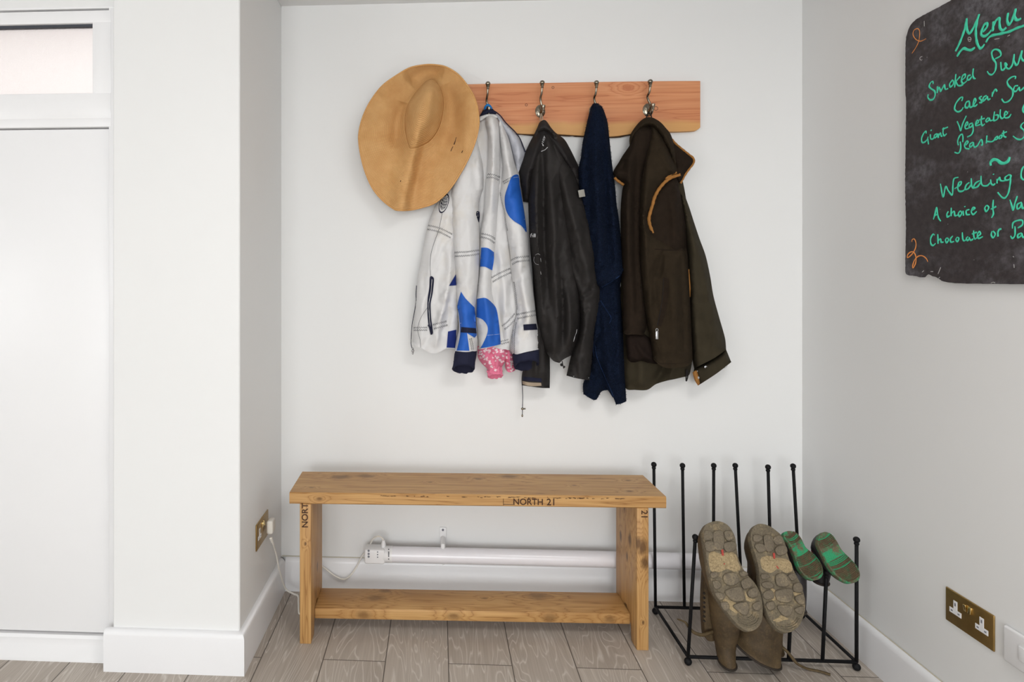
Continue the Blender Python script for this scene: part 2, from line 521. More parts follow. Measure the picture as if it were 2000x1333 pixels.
# ------------------------------------------------------------------ the room
H = 2.257; XR = 1.35; XL = -3.2; YR = -4.2; PX1 = -.605; PX0 = -1.003; PY = 1.913; DY = 1.99
def struct(name, mb, mat, parent=None, **k):
    k.setdefault('smooth', False)
    o = mb.out(name, mat, parent, **k)
    if parent is None: o['kind'] = 'structure'
    return o
struct('floor', MB().box((XL - .1, YR - .1, -.06), (XR + .1, YW + .1, 0)), M_FLOOR, origin=0)
struct('ceiling', MB().box((XL - .1, YR - .1, H), (XR + .1, YW + .1, H + .08)), M_CEIL)
struct('wall_back', MB().box((PX1, YW, 0), (XR + .1, YW + .1, H)), M_WALL)
struct('wall_right', MB().box((XR, YR, 0), (XR + .1, YW, H)), M_WALL)
# the nib: door wall ends in a pier that forms the left side of the alcove
struct('wall_left', MB().box((PX0, PY, 0), (PX1, YW + .1, H), .003, 1), M_WALL)
# door wall, with the opening of the door
DX0, DX1, DZ = -1.96, -1.022, 2.062
w = MB().box((XL - .1, DY - .045, 0), (DX0, DY + .12, H)).box((DX0, DY - .045, DZ), (PX0, DY + .03, H)).box((DX1, DY - .045, 0), (PX0, DY + .12, DZ))
struct('wall_front', w, M_WALL)
# rear and far left walls carry the windows that light the room
RW = (-1.6, 1.2, .12, 2.1)   # rear glazing x0,x1,z0,z1
w = MB().box((XL - .1, YR - .1, 0), (RW[0], YR, H)).box((RW[1], YR - .1, 0), (XR, YR, H)).box((RW[0], YR - .1, 0), (RW[1], YR, RW[2])).box((RW[0], YR - .1, RW[3]), (RW[1], YR, H))
struct('wall_rear', w, M_WALL)
LW = (-2.6, -.2, .85, 2.05)
w = MB().box((XL - .1, YR, 0), (XL, LW[0], H)).box((XL - .1, LW[1], 0), (XL, DY - .045, H)).box((XL - .1, LW[0], 0), (XL, LW[1], LW[2])).box((XL - .1, LW[0], LW[3]), (XL, LW[1], H))
struct('wall_side', w, M_WALL)
def winframe(name, a, b, z0, z1, axis, pos):
    mb = MB(); n = 3
    def bx(p0, p1, za, zb):
        if axis == 0: mb.box((p0, pos - .06, za), (p1, pos - .01, zb), .004, 1)
        else: mb.box((pos - .06, p0, za), (pos - .01, p1, zb), .004, 1)
    bx(a, b, z0, z0 + .06); bx(a, b, z1 - .06, z1)
    for i in range(n + 1):
        c = a + (b - a) * i / n; c = min(max(c, a + .03), b - .03); bx(c - .03, c + .03, z0 + .06, z1 - .06)
    struct(name, mb, M_UPVC)
winframe('window_2', RW[0], RW[1], RW[2], RW[3], 0, YR); winframe('window_3', LW[0], LW[1], LW[2], LW[3], 1, XL)

# skirting with a rounded top edge
def skirt(name, path, outn, h=.127, th=.020):
    """path: floor polyline; outn: outward normal per segment; mitred"""
    prof = [(0, 0), (th, 0), (th, h - .016), (th - .0025, h - .008), (th - .008, h - .002), (th - .013, h), (0, h)]
    n = len(path); rings = []
    for i in range(n):
        ns = [Vector((*outn[j], 0)) for j in (i - 1, i) if 0 <= j < n - 1]
        m = ns[0] if len(ns) == 1 else (ns[0] + ns[1]) / (1 + ns[0].dot(ns[1]))
        rings.append([Vector((path[i][0], path[i][1], 0)) + m * a + Vector((0, 0, b)) for a, b in prof])
    mb = MB().loft(rings); return struct(name, mb, M_TRIM, smooth=True, sharp=35)
skirt('baseboard_back', [(PX1 + .02, YW), (XR - .02, YW)], [(0, -1)])
skirt('baseboard_right', [(XR, YW), (XR, YR + .01)], [(-1, 0)])
skirt('baseboard_left', [(PX1, YW - .02), (PX1, PY), (PX0 - .02, PY)], [(1, 0), (0, -1)])
# thin painted bead (caulk line) along the top of the skirting
M_CAULK = m_plain('old_caulk', L(196, 188, 168), .7)
mb = MB().tube([(PX1 + .003, YW - .003, .1275), (XR - .003, YW - .003, .1268)], .0018, 6)
struct('trim_1', mb, M_CAULK)
mb = MB().tube([(XR - .003, YW - .003, .1275), (XR - .003, YR + .02, .1268)], .0018, 6)
struct('trim_2', mb, M_CAULK)

# ------------------------------------------------------------------ door with frosted fanlight
door = thing('door_1', (DX1, 1.95, 0), None, None); door['kind'] = 'structure'
yf = 1.94      # face of the frame
fr = MB()
fw = .030
fr.box((DX1 - .012, yf + .0045, .0), (DX1 + .016, DY + .02, DZ), .003)                      # right jamb
fr.box((DX0, yf + .012, .0), (DX0 + .05, DY + .02, DZ), .004)
fr.box((DX0, yf + .004, 1.683), (DX1 - .004, DY + .02, 1.712), .002)                     # transom
fr.box((DX0, yf + .004, DZ - .006), (DX1 + .004, yf + .03, DZ + .002), .002)
fr.out('door_frame', M_UPVC, door, sharp=35)
sill = MB()
pr = [(0, 0), (-.0, .012), (.004, .020), (.004, .034), (.010, .046), (.010, .068), (.016, .076), (.05, .076), (.05, 0)]
sill.loft([[Vector((x, yf - .006 + a, b)) for a, b in pr] for x in (DX0, DX1 + .016)])
sill.out('threshold', M_UPVC, door, sharp=30)
MB().box((DX0 + .05, yf + .016, .082), (DX1 - .004, DY, 1.679), .003).out('door_panel', M_UPVC, door, sharp=35)
sash = MB()
gz0, gz1, gx1 = 1.79, 2.010, DX1 - .064
for (a, b, c) in ((0, 0, .030), (.020, .008, .018), (.032, .016, .009)):
    x0, x1, z0, z1 = DX0 + .05 + a, DX1 - .003 - a, 1.709 + a * 1.3, DZ - .012 - a * .9
    ix1, iz0, iz1 = gx1 , gz0, gz1
    y0, y1 = yf + .003 + b, yf + .05
    sash.box((x0, y0, z0), (x1, y1, iz0), .003, 2).box((x0, y0, iz1), (x1, y1, z1), .003, 2).box((ix1, y0, iz0 - .004), (x1, y1, iz1 + .004), .003, 2)
sash.out('sash', M_UPVC, door, sharp=35)
MB().box((DX0 + .05, yf + .0125, gz1 - .008), (gx1 + .002, yf + .03, gz1 + .002)).out('dark_strip', M_DKSTRIP, door, smooth=False)  # dark grey strip along the top edge of the pane only
def m_frost():
    t = NT('frosted_glass'); o = t.obj()
    t.set(Roughness=.42, IOR=1.45); t.b.inputs['Base Color'].default_value = (.96, .95, .95, 1)
    t.b.inputs['Transmission Weight'].default_value = 1.0
    t.bump(t.noise(o, 420, 3), .5, .002); return t.m
MB().box((DX0 + .04, yf + .022, gz0 - .006), (gx1 + .006, yf + .028, gz1 + .006)).out('glass_pane', m_frost(), door, smooth=False)

# ------------------------------------------------------------------ light
w = bpy.data.worlds.new('sky'); SC.world = w; w.use_nodes = True
nt = w.node_tree; bg = nt.nodes['Background']
tc = nt.nodes.new('ShaderNodeTexCoord'); sp = nt.nodes.new('ShaderNodeSeparateXYZ'); rp = nt.nodes.new('ShaderNodeValToRGB')
nt.links.new(tc.outputs['Generated'], sp.inputs[0]); nt.links.new(sp.outputs[2], rp.inputs[0]); nt.links.new(rp.outputs[0], bg.inputs[0])
rp.color_ramp.elements[0].position = .0; rp.color_ramp.elements[0].color = (.78, .69, .66, 1)
rp.color_ramp.elements[1].position = .40; rp.color_ramp.elements[1].color = (1, .965, .94, 1)
bg.inputs[1].default_value = 1.3
def area(name, loc, rot, sx, sy, power, col=(1, 1, 1)):
    l = bpy.data.lights.new(name, 'AREA'); l.shape = 'RECTANGLE'; l.size = sx; l.size_y = sy; l.energy = power; l.color = col
    o = bpy.data.objects.new(name, l); COL.objects.link(o); o.location = loc; o.rotation_euler = rot; return o
area('rear_daylight', ((RW[0] + RW[1]) / 2, YR - .10, 1.1), (PI / 2, 0, 0), RW[1] - RW[0] - .1, 1.9, 126, (.95, .985, 1))
area('side_daylight', (XL - .10, (LW[0] + LW[1]) / 2, 1.45), (PI / 2, 0, -PI / 2), LW[1] - LW[0] - .1, 1.15, 26, (.95, .985, 1))
area('overhead_fill', (.75, .35, H - .03), (0, 0, 0), .6, .6, 17, (1, .985, .96))  # added unseen overhead fill, no fixture; brightens the pier side and right wall
vs = SC.view_settings; vs.view_transform = 'Standard'; vs.look = 'None'; vs.gamma = 1.0; vs.use_curve_mapping = False; vs.exposure = 0.05

# ------------------------------------------------------------------ bench
def text_mesh(s, size, depth=.0006):
    c = bpy.data.curves.new('t', 'FONT'); c.body = s; c.size = size; c.extrude = depth; c.offset = size * .012; c.align_x = 'CENTER'; c.align_y = 'CENTER'
    o = bpy.data.objects.new('t', c); COL.objects.link(o)
    dg = bpy.context.evaluated_depsgraph_get(); me = bpy.data.meshes.new_from_object(o.evaluated_get(dg))
    vs = [v.co.copy() for v in me.vertices]; fs = [tuple(p.vertices) for p in me.polygons]
    bpy.data.objects.remove(o); bpy.data.meshes.remove(me); bpy.data.curves.remove(c)
    return vs, fs

BD = .225; BT = .038; BH = .4985; BZ = BH - BT
bench = thing('bench', (-.4347 - .0195, 2.070, 0), 'low honey-coloured plank bench stamped NORTH 21 standing against the back wall', 'bench', rz=math.radians(1.15))
D1, D2, D3 = L(138, 94, 50), L(182, 138, 84), L(202, 160, 104)
BX0, BX1 = -.034, 1.192; LEGX = (.0, 1.098)
kn_top = [(.115, .165, BH, .022), (.20, .18, BH, .020), (.60, .16, BH, .010), (.71, .19, BH, .022), (.03, .05, BH, .006), (1.09, .05, BH, .009), (1.12, .16, BH, .008),
          (.065, 0, BH - .02, .007), (.92, .1, BH, .006), (.43, .12, BH, .006)]
M_TOP = m_wood('bench_seat_wood', D1, D2, D3, 0, kn_top, kfac=.62)
sh0, sh1, shz = .066, .206, .084
kn_sh = [(.24, .14, shz, .020), (.27, .19, shz, .013), (.205, .066, shz - .02, .016), (.62, .15, shz, .007), (.81, .17, shz, .024), (.83, .066, shz - .02, .015), (1.03, .066, shz - .02, .013), (.51, .066, shz - .02, .014)]
M_SHELF = m_wood('bench_shelf_wood', D1, D2, D3, 0, kn_sh, kfac=.55)
def wave_edge(n=60, amp=.0012, seed=0):
    return [amp * mnoise.fractal(Vector((i * .45, seed, 0)), 1, 2, 3) for i in range(n + 1)]
mb = MB(); n = 70
wf = wave_edge(n, .0016, 3); wt = wave_edge(n, .0010, 9); rings = []
c = .0035
for i in range(n + 1):
    x = BX0 + (BX1 - BX0) * i / n; k = .6 if i in (0, n) else 1
    f0, t0 = wf[i], wt[i] * 1.0; cc = c + max(0, wf[i]) * 1.5
    prof = [(f0 * .3, BZ + c), (c, BZ), (BD - c, BZ), (BD, BZ + c), (BD, BH - c), (BD - c, BH), (cc, BH), (f0 * .3, BH - cc)]
    rings.append([Vector((x, a, b)) for a, b in prof])
mb.loft(rings).out('seat', M_TOP, bench, local=True, sharp=28)
arch_top = .092
def leg_poly():
    P = [(0, 0), (.058, 0), (.064, .05), (.085, arch_top - .012), (.104, arch_top)]
    P += [(BD - y, z) for y, z in reversed(P)]
    P = P[:10]
    P += [(BD, BZ), (0, BZ)]
    return P
for k, lx in enumerate(LEGX):
    kn = [[(lx + .038, .12, .20, .012), (lx + .038, .09, .12, .008), (lx + .019, 0, .33, .004)],
          [(lx + .019, 0, .335, .017), (lx + .026, 0, .285, .014), (lx + .004, 0, .345, .013), (lx, .07, .33, .016), (lx, .13, .42, .012), (lx, .10, .26, .010), (lx + .02, 0, .09, .004), (lx, .17, .3, .012)]][k]
    poly = [Vector((lx, y, z)) for y, z in leg_poly()]
    MB().prism(poly, Vector((BT, 0, 0)), .0022, 2).out('leg', m_wood('bench_leg_wood', D1, D2, D3, 2, kn), bench, local=True, sharp=28)
MB().box((LEGX[0] + BT, sh0, shz - .036), (LEGX[1], sh1, shz), .003).out('shelf', M_SHELF, bench, local=True, sharp=30)
M_STAMP = m_plain('branded_lettering', L(64, 36, 18), .8, var=.5, vs=160)
def stamp(s, size, x, y, z, rot, name='stamped_lettering', sx=1.0):
    vs, fs = text_mesh(s, size, .0004)
    R = Matrix.Translation((x, y, z)) @ Matrix.Rotation(PI / 2, 4, 'X') @ Matrix.Rotation(rot, 4, 'Z') @ Matrix.Diagonal((sx, 1, 1, 1))
    o = MB().add([R @ v for v in vs], fs).out(name, M_STAMP, bench, local=True, smooth=False); o['label'] = 'dark branded lettering reading ' + s
stamp('NORTH', .0285, .748, -.0006, BH - .0225, 0, sx=.98); stamp('21', .0305, .823, -.0006, BH - .0222, 0, sx=1.0)
stamp('NORT', .0285, .0185, -.0006, BZ - .037, PI / 2, sx=1.02); stamp('21', .0285, 1.098 + .023, -.0006, BZ - .020, -PI / 2, sx=1.02)
# worn dark nicks along the front arris
mb = MB(); r2 = random.Random(5)
for i in range(46):
    x = r2.uniform(.26, 1.06) if i < 30 else r2.uniform(.68, 1.02); l = r2.uniform(.003, .020); zz = BH - .0058 - r2.uniform(0, .0035)
    q = [Vector((x + l * k, -.0012, zz + r2.uniform(-.0008, .0008))) for k in np.linspace(0, 1, 5)]
    mb.tube(q, [.0004, r2.uniform(.0006, .0014), r2.uniform(.0005, .0012), r2.uniform(.0004, .0010), .0003], 5, flat=(Vector((0, 1, 0)), .8))
mb.box((.667, -.0009, BH - .031), (.705, .001, BH - .0295)); mb.box((.667, -.0009, BH - .0335), (.6685, .001, BH - .012))
mb.out('worn_nicks', M_STAMP, bench, local=True, smooth=False)

# ------------------------------------------------------------------ tube heater with cable and plug
hz = .171; hr = .0285; hy = YW - .064
xl = at_y(713, 1085, hy).x; xb = at_y(757, 1085, hy).x; xr = at_y(1400, 1090, hy).x
heater = thing('tube_heater', (xl, hy, hz), 'white tubular heater fixed low along the back wall behind the bench', 'heater')
Mx = Matrix.Translation((xb, hy, hz)) @ Matrix.Rotation(PI / 2, 4, 'Y')
Lh = xr - xb
MB().lathe([(.024, 0), (hr, .004), (hr, Lh - .004), (.024, Lh)], Mx, 32).out('tube', M_PIPE, heater, sharp=35)
MB().box((xl, hy - .028, hz - .027), (xb - .008, hy + .027, hz + .027), .007, 3).out('control_box', M_PLAST, heater, sharp=35)
MB().lathe([(.0255, -.020), (hr + .001, -.012), (hr + .001, .018), (.027, .018)], Mx, 32).out('end_cap', M_PLAST, heater, sharp=30)
pr = MB(); ya = hy - .0288
def prn(u0, v0, u1, v1, m=pr):
    a = at_y(u0, v0, ya); b = at_y(u1, v1, ya); m.box((a.x, ya - .0006, b.z), (b.x, ya + .001, a.z))
for v in (1076.5, 1082.5, 1088): pr.ball(at_y(720, v, ya), .0042, 2, (1, .3, 1))
for v in (1079, 1084, 1089): pr.ball(at_y(737.5, v, ya), .0026, 2, (1, .3, 1))
pr.out('printed_dial', M_GREYPL, heater)
pr = MB()
for v in (1073, 1078.5, 1081.5, 1084, 1086.5, 1089.5, 1092): prn(758, v, 760.3, v + 1.6, pr)
pr.out('printed_marking', M_DARKPR, heater, smooth=False)
for u in (865,):
    x = at_y(u, 1060, YW - .005).x
    b = MB().box((x - .0135, YW - .0055, .188), (x + .0135, YW, .252), .0025)
    b.tube([(x, YW - .004, .212), (x, YW - .03, .212), (x, hy + .004, .206), (x, hy, .195)], .0085, 12)
    b.tube([(x + .001 * math.cos(a) , hy + (hr + .0022) * math.cos(a), hz + (hr + .0022) * math.sin(a)) for a in np.linspace(-PI * .55, PI * .55, 24)], .0022, 6)
    b.ball((x, hy, hz - hr - .002), .005, 2)
    br = b.out('bracket', M_PLAST, heater, sharp=35)
    MB().lathe([(.0045, 0), (.0045, .001), (.001, .0015)], Matrix.Translation((x, YW - .0055, .243)) @ Matrix.Rotation(PI / 2, 4, 'X'), 12).out('screw', M_GREYPL, br)
MB().lathe([(.0085, -.012), (.0085, .008), (.006, .012), (.0055, .020), (.0035, .021)], Matrix.Translation(at_y(749, 1066, hy)), 14).out('cable_gland', M_PLAST, heater, sharp=35)
M_CABLE = m_plain('white_cable', L(226, 222, 214), .45, var=.02)
# plug sits in the left wall socket (wall X = PX1)
XS = PX1
pc = at_x(528, 1027, XS + .02)                                    # plug centre
cable = [(749, 1056, hy), (745, 1050.5, hy), (737, 1048.5, hy + .004), (728, 1054, hy + .012), (722, 1066, hy + .03), (716, 1076, YW - .014), (706, 1089, YW - .016), (694, 1112, YW - .033), (681, 1128, YW - .036), (668, 1132, YW - .036), (650, 1123, YW - .034),
         (632, 1109, YW - .034), (612, 1098, YW - .034)]
cp = [at_y(u, v, Y) for u, v, Y in cable]
# behind the bench leg it drops to the floor and comes back up to the plug
tail = [Vector((-.452, YW - .05, .085)), Vector((-.474, YW - .075, .035)), Vector((-.478, YW - .10, .012)), at_z(585, 1196, .005), at_z(582, 1184, .02), at_y(583, 1165, 2.30), Vector((-.492, 2.325, .030)), Vector((-.53, 2.33, .022))]
end = [at_x(557, 1149, XS + .040), at_x(545, 1112, XS + .030), at_x(540, 1085, XS + .026), at_x(534, 1066, XS + .024), at_x(529, 1052, XS + .024)]
allp = cp + tail[:2] + [at_z(586.5, 1199, .006), at_zc(583, 1180, 2.30), at_zc(582, 1165, 2.33), at_zc(572, 1160, 2.345)] + end
cab = MB().tube(smooth3(allp), .0032, 10).out('power_cable', M_CABLE, heater)
pl = MB(); z0 = pc.z
pl.box((XS + .011, pc.y - .021, z0 - .024), (XS + .034, pc.y + .021, z0 + .022), .007, 3)
pl.out('plug', M_CABLE, cab, sharp=35)
sr = MB()
for i in range(5):
    p = end[-1] + (end[-2] - end[-1]) * (i / 5); sr.ball(p, .0062 - i * .0004, 2, (1, 1, .7))
sr.out('strain_relief', M_CABLE, cab)

# ------------------------------------------------------------------ wall plates
def plate(o, M, w, h, mat, t=.0045):
    """local x along the wall, y out of the wall, z up"""
    b = MB(); b.box((-w / 2, -t, -h / 2), (w / 2, 0, h / 2), .0022, 3); return MB().add([M @ v for v in b.v], b.f).out('face_plate', mat, o, sharp=30)
def uk_insert(o, M, cx, cz, plugged=False):
    b = MB(); pts = [(-.0065, .0195), (.0065, .0195), (.0065, -.003), (.019, -.003), (.019, -.0165), (-.019, -.0165), (-.019, -.003), (-.0065, -.003)]
    b.prism([Vector((cx + x, -.0044, cz + z)) for x, z in pts], Vector((0, -.0012, 0)), .0006, 1)
    ins = MB().add([M @ v for v in b.v], b.f).out('socket_insert', M_PLAST, o, sharp=30)
    h = MB().box((cx - .002, -.0058, cz + .006), (cx + .002, -.0054, cz + .014)).box((cx - .014, -.0058, cz - .0115), (cx - .008, -.0054, cz - .008)).box((cx + .008, -.0058, cz - .0115), (cx + .014, -.0054, cz - .008))
    MB().add([M @ v for v in h.v], h.f).out('pin_hole', M_GREYPL, ins, smooth=False)
def rocker(o, M, cx, cz, tilt):
    b = MB(); b.box((-.0042, -.004, -.0085), (.0042, .002, .0085), .001, 2)
    T = Matrix.Translation((cx, -.005, cz)) @ Matrix.Rotation(tilt, 4, 'X')
    MB().add([M @ (T @ v) for v in b.v], b.f).out('switch_rocker', M_BRASSHI, o, sharp=30)
def double_socket(label, P, rz, mat, free):
    o = thing('double_socket', P, label, 'socket', rz=rz); M = worldmat(o)
    plate(o, M, .147, .088, mat)
    for cx in free: uk_insert(o, M, cx, .002)
    rocker(o, M, -.0075, .021, .16); rocker(o, M, .0075, .021, -.16)
    return o
# right wall: local -y must point to -X
a = at_x(1848, 1145.5, XR); b = at_x(1946.7, 1275.4, XR)
double_socket('brass double socket, nothing plugged in, low on the right wall', ((a + b) / 2), -PI / 2, M_BRASS, (-.040, .040))
a = at_x(505.4, 1018.5, XS); 
double_socket('brass double socket with a white plug in it, on the wall left of the bench', Vector((XS, pc.y - .040, (at_x(504, 1045, XS).z + pc.z + .0) / 2 )), PI / 2, M_BRASS, (-.040,))
a = at_x(1966, 1219, XR)
sw = thing('switch_plate', (XR, a.y - .0735, a.z - .043), 'white plastic fused switch plate at the photo\'s right edge, beside the brass socket', 'switch', rz=-PI / 2)
Ms = worldmat(sw)
b = MB().box((-.0735, -.010, -.043), (.0735, 0, .043), .006, 4); MB().add([Ms @ v for v in b.v], b.f).out('face_plate', M_PLAST, sw, sharp=30)
b = MB().box((-.030, -.0125, -.017), (-.006, -.009, .017), .002, 3); MB().add([Ms @ v for v in b.v], b.f).out('switch_rocker', M_PLAST, sw, sharp=30)
b = MB().box((.012, -.0118, -.018), (.04, -.009, .018), .0015, 2); MB().add([Ms @ v for v in b.v], b.f).out('fuse_carrier', M_PLAST, sw, sharp=30)

# ------------------------------------------------------------------ boot rack
RX0, RX1, RYF, RYB = .7785, 1.285, 2.022, 2.318; rr = .0052; zb = .026
rack = thing('boot_rack', (RX0, RYF, 0), 'black iron boot rack with ball-topped rods in the right corner', 'boot rack')
mb = MB()
for a, b in (((RX0, RYF), (RX1, RYF)), ((RX0, RYB), (RX1, RYB)), ((RX0, RYF), (RX0, RYB)), ((RX1, RYF), (RX1, RYB))):
    mb.tube([(a[0], a[1], zb), (b[0], b[1], zb)], rr, 12)
mb.out('base_frame', M_IRON, rack)
for x in (RX0, RX1):
    for y in (RYF, RYB): MB().ball((x, y, .0115), .0115, 3).out('ball_foot', M_IRON, rack)
tb = [(1277, 908), (1333, 910), (1394, 910), (1436, 910), (1500, 913), (1549, 911)]
tf = [(1358, 1050), None, None, None, None, (1673, 1055)]
FR = []
for i in range(6):
    x = RX0 + (RX1 - RX0) * i / 5
    for y, tops in ((RYB, tb), (RYF, tf)):
        p0 = Vector((x, y, zb))
        if tops[i]: p1 = at_y(*tops[i], y)
        else: p1 = Vector((x + .012, y, (.36, .36, .31, .30)[i - 1]))
        if y == RYF: FR.append((p0, p1))
        rod = MB().tube([p0, p0.lerp(p1, .5), p1], rr, 12).out('rod', M_IRON, rack)
        dn = (p1 - p0).normalized()
        MB().ball(p1, .0095, 3).lathe([(.006, -.016), (.0075, -.012), (.0058, -.007)], Matrix.Translation(p1), 14).out('ball_finial', M_IRON, rod)

# ------------------------------------------------------------------ coat rack board with hooks
YBF = YW - .022      # face of the board
pa = at_y(872, 166, YBF); pb = at_y(1368, 158, YBF)
rackb = thing('coat_rack', (pa.x, YW, at_y(1200, 250, YBF).z), 'reddish live-edge wooden coat rack board with four hooks on the back wall', 'coat rack')
low = [(872, 246), (940, 256), (985, 259), (1030, 262), (1080, 262), (1135, 265), (1165, 266), (1200, 266.5), (1240, 261), (1290, 258), (1330, 257), (1360, 255), (1368, 249)]
top = [(872, 165.5), (960, 163.5), (1058, 162), (1170, 160), (1280, 158.5), (1368, 158)]
lw = catmull(low, 6); tp = catmull(top, 6)
poly = [at_y(u, v, YBF) for u, v in tp] + [at_y(u, v, YBF) for u, v in lw[::-1]]
inv = worldmat(rackb).inverted()
def loc_px(u, v): p = inv @ at_y(u, v, YBF); return (p.x, p.y, p.z)
kk = [(*loc_px(1227, 172), .013)]
def board_edge(t, o, base):
    # pale sapwood and a strip of bark along the natural lower edge; thin rings of small loose knots
    s = t.n('ShaderNodeSeparateXYZ', {0: o})
    wob = t.math('ADD', s.outputs[2], t.math('MULTIPLY', t.math('SUBTRACT', t.noise(t.gen(o, (6, 1, 1)), 1.0, 3), .5), .035))
    f = t.n('ShaderNodeMapRange', {'Value': wob, 'From Min': .030, 'From Max': .012, 'To Min': 0, 'To Max': .8}).outputs[0]
    base = t.mix(f, base, L(206, 158, 96))
    for (u, v, r) in ((1028, 205, .0042), (1080, 171, .0040), (1281, 212, .0072)):
        d = t.n('ShaderNodeVectorMath', {0: o, 1: loc_px(u, v)}, operation='SUBTRACT').outputs[0]
        d = t.n('ShaderNodeVectorMath', {0: d, 1: (1, 0, 1)}, operation='MULTIPLY').outputs[0]
        ln = t.n('ShaderNodeVectorMath', {0: d}, operation='LENGTH').outputs['Value']
        m = t.n('ShaderNodeMapRange', {'Value': t.math('ABSOLUTE', t.math('SUBTRACT', ln, r)), 'From Min': .0013, 'From Max': .0005, 'To Min': 0, 'To Max': .95}).outputs[0]
        base = t.mix(m, base, L(70, 36, 24))
    return base
M_BOARD = m_wood('larch_board', L(176, 102, 64), L(204, 134, 90), L(216, 152, 108), 0, kk, long=.9, cross=15, bands=8, edge=board_edge, rough=.5, kdark=L(170, 92, 56), kfac=.6)
mb = MB().prism(poly, Vector((0, .0215, 0)), .0012, 1); mb.out('board', M_BOARD, rackb, sharp=30)
M_BARK = m_plain('dark_bark', L(74, 48, 26), .9, var=.4, vs=90, bump=.6, bs=160)
mb = MB()
pts = [at_y(u, v - .5, YBF + .012) for u, v in lw[4:-3]]
rs = [.0052 + .0032 * mnoise.fractal(Vector((i * .22, 4, 0)), 1, 2, 3) for i in range(len(pts))]
rs = [max(.002, min(.009, r * (1.25 if 980 < lw[4 + i][0] < 1245 else .55))) for i, r in enumerate(rs)]
mb.tube(pts, rs, 9).out('bark_edge', M_BARK, rackb)

HOOKS = []
def hook(u, v, ub, vb):
    """plate centre (u,v) and top ball (ub,vb) in the photograph"""
    c = at_y(u, v, YBF); yb = YBF - .058
    b_ = at_y(ub, vb, yb)
    b = MB(); Mp = Matrix.Translation(c) @ Matrix.Diagonal((1, 1, 1.30, 1)) @ Matrix.Rotation(PI / 2, 4, 'X')
    b.lathe([(.0185, 0), (.0185, .0015), (.0155, .004), (.010, .0055), (.001, .006)], Mp, 28)
    # tall upper prong, curving out to a ball
    P = [c + Vector((.000, -.004, -.006)), c + Vector((.002, -.016, -.004)), c + Vector((.002, -.028, .008)), Vector((b_.x - .003, c.y - .036, c.z + .038)), Vector((b_.x - .001, yb + .006, b_.z - .036)), Vector((b_.x, yb, b_.z - .006))]
    b.tube(smooth3(P, 6), list(np.linspace(.0048, .0036, 31)), 12)
    b.lathe([(.0036, -.020), (.0056, -.018), (.0056, -.0155), (.0042, -.014), (.0058, -.0115), (.0075, -.008)], Matrix.Translation(b_), 16)
    b.ball(b_, .0092, 3, (1, 1, .92))
    # short lower prong
    lo = c + Vector((.004, -.046, .004))
    P = [c + Vector((0, -.004, -.012)), c + Vector((0, -.014, -.022)), c + Vector((.001, -.030, -.025)), c + Vector((.003, -.042, -.016)), lo + Vector((0, 0, -.006))]
    b.tube(smooth3(P, 6), .0036, 12)
    b.lathe([(.0035, -.014), (.0056, -.012), (.0056, -.009), (.004, -.0075), (.0068, -.003), (.008, .003), (.0078, .006), (.0045, .0085), (.001, .009)], Matrix.Translation(lo), 18)
    o = b.out('coat_hook', M_HOOK, rackb, sharp=40)
    s = MB()
    for dz in (-.0, ):
        s.lathe([(.0042, 0), (.0040, .0012), (.002, .0022), (.0005, .0023)], Matrix.Translation(c + Vector((-.0095, -.0040, dz))) @ Matrix.Rotation(PI / 2, 4, 'X'), 12)
    s.out('screw', M_HOOK, o, sharp=40)
    HOOKS.append(c)
hook(951, 221, 953, 163.5); hook(1055, 217.5, 1059, 161.5); hook(1160, 218, 1165, 161.5); hook(1265, 215, 1270, 159.5)

# ------------------------------------------------------------------ straw hat
M_STRAWC = None
def m_straw():
    t = NT('straw_braid'); uv = t.uv(); s = t.n('ShaderNodeSeparateXYZ', {0: uv})
    o = t.obj()
    fr = t.math('FRACT', s.outputs[1]); tri = t.math('ABSOLUTE', t.math('SUBTRACT', t.math('MULTIPLY', fr, 2.0), 1.0))
    wv = t.math('SINE', t.math('MULTIPLY', s.outputs[0], 1500.0))
    h = t.math('ADD', t.math('SMOOTH_MIN', tri, .75, .3), t.math('MULTIPLY', wv, .10))
    nz = t.noise(o, 22, 4)
    base = t.ramp(nz, [(.3, L(208, 157, 98)), (.7, L(223, 176, 118))])
    base = t.mix(t.ramp(tri, [(.55, G0), (1, (.9, .9, .9, 1))]), base, L(150, 104, 56))
    base = t.mix(.12, base, t.ramp(t.noise(o, 700, 2), [(.3, L(160, 112, 60)), (.7, L(236, 196, 140))]))
    t.col(base).set(Roughness=.6); t.b.inputs['Specular IOR Level'].default_value = .3
    t.bump(h, .5, .0025); return t.m
M_STRAW = m_straw()
HO = [(843.5, 126.5), (825, 127.5), (800, 133), (774, 148), (749, 166), (731, 187), (716, 212), (706, 238), (701, 264), (702, 285), (705.5, 306), (711, 328), (719, 350), (728, 368), (740, 384), (756, 399), (773, 410.5, 1), (791, 411), (809, 409), (829, 404), (848, 397), (867, 382), (884, 362), (904, 330), (920, 298), (930, 270), (935, 243), (934, 222), (930, 201), (922, 182), (911, 165), (899, 150), (884, 138), (866, 129.5)]
CO = [(843, 155), (852, 160), (860, 172), (866, 196), (864, 225), (856, 252), (840, 275), (818, 287), (802, 290), (797, 280), (792, 258), (791, 232), (795, 210), (804, 192), (816, 176), (830, 161)]
HC = np.array([827.0, 226.0]); HCC = np.array([828.0, 200.0])
def polar(poly, th):
    P = catmull(poly, 2, True); out = np.zeros(len(th))
    Q = P - HC; a = np.arctan2(Q[:, 1], Q[:, 0]); r = np.hypot(Q[:, 0], Q[:, 1]); i = np.argsort(a); a, r = a[i], r[i]
    return np.interp(th, np.concatenate([a - 2 * PI, a, a + 2 * PI]), np.concatenate([r, r, r]))
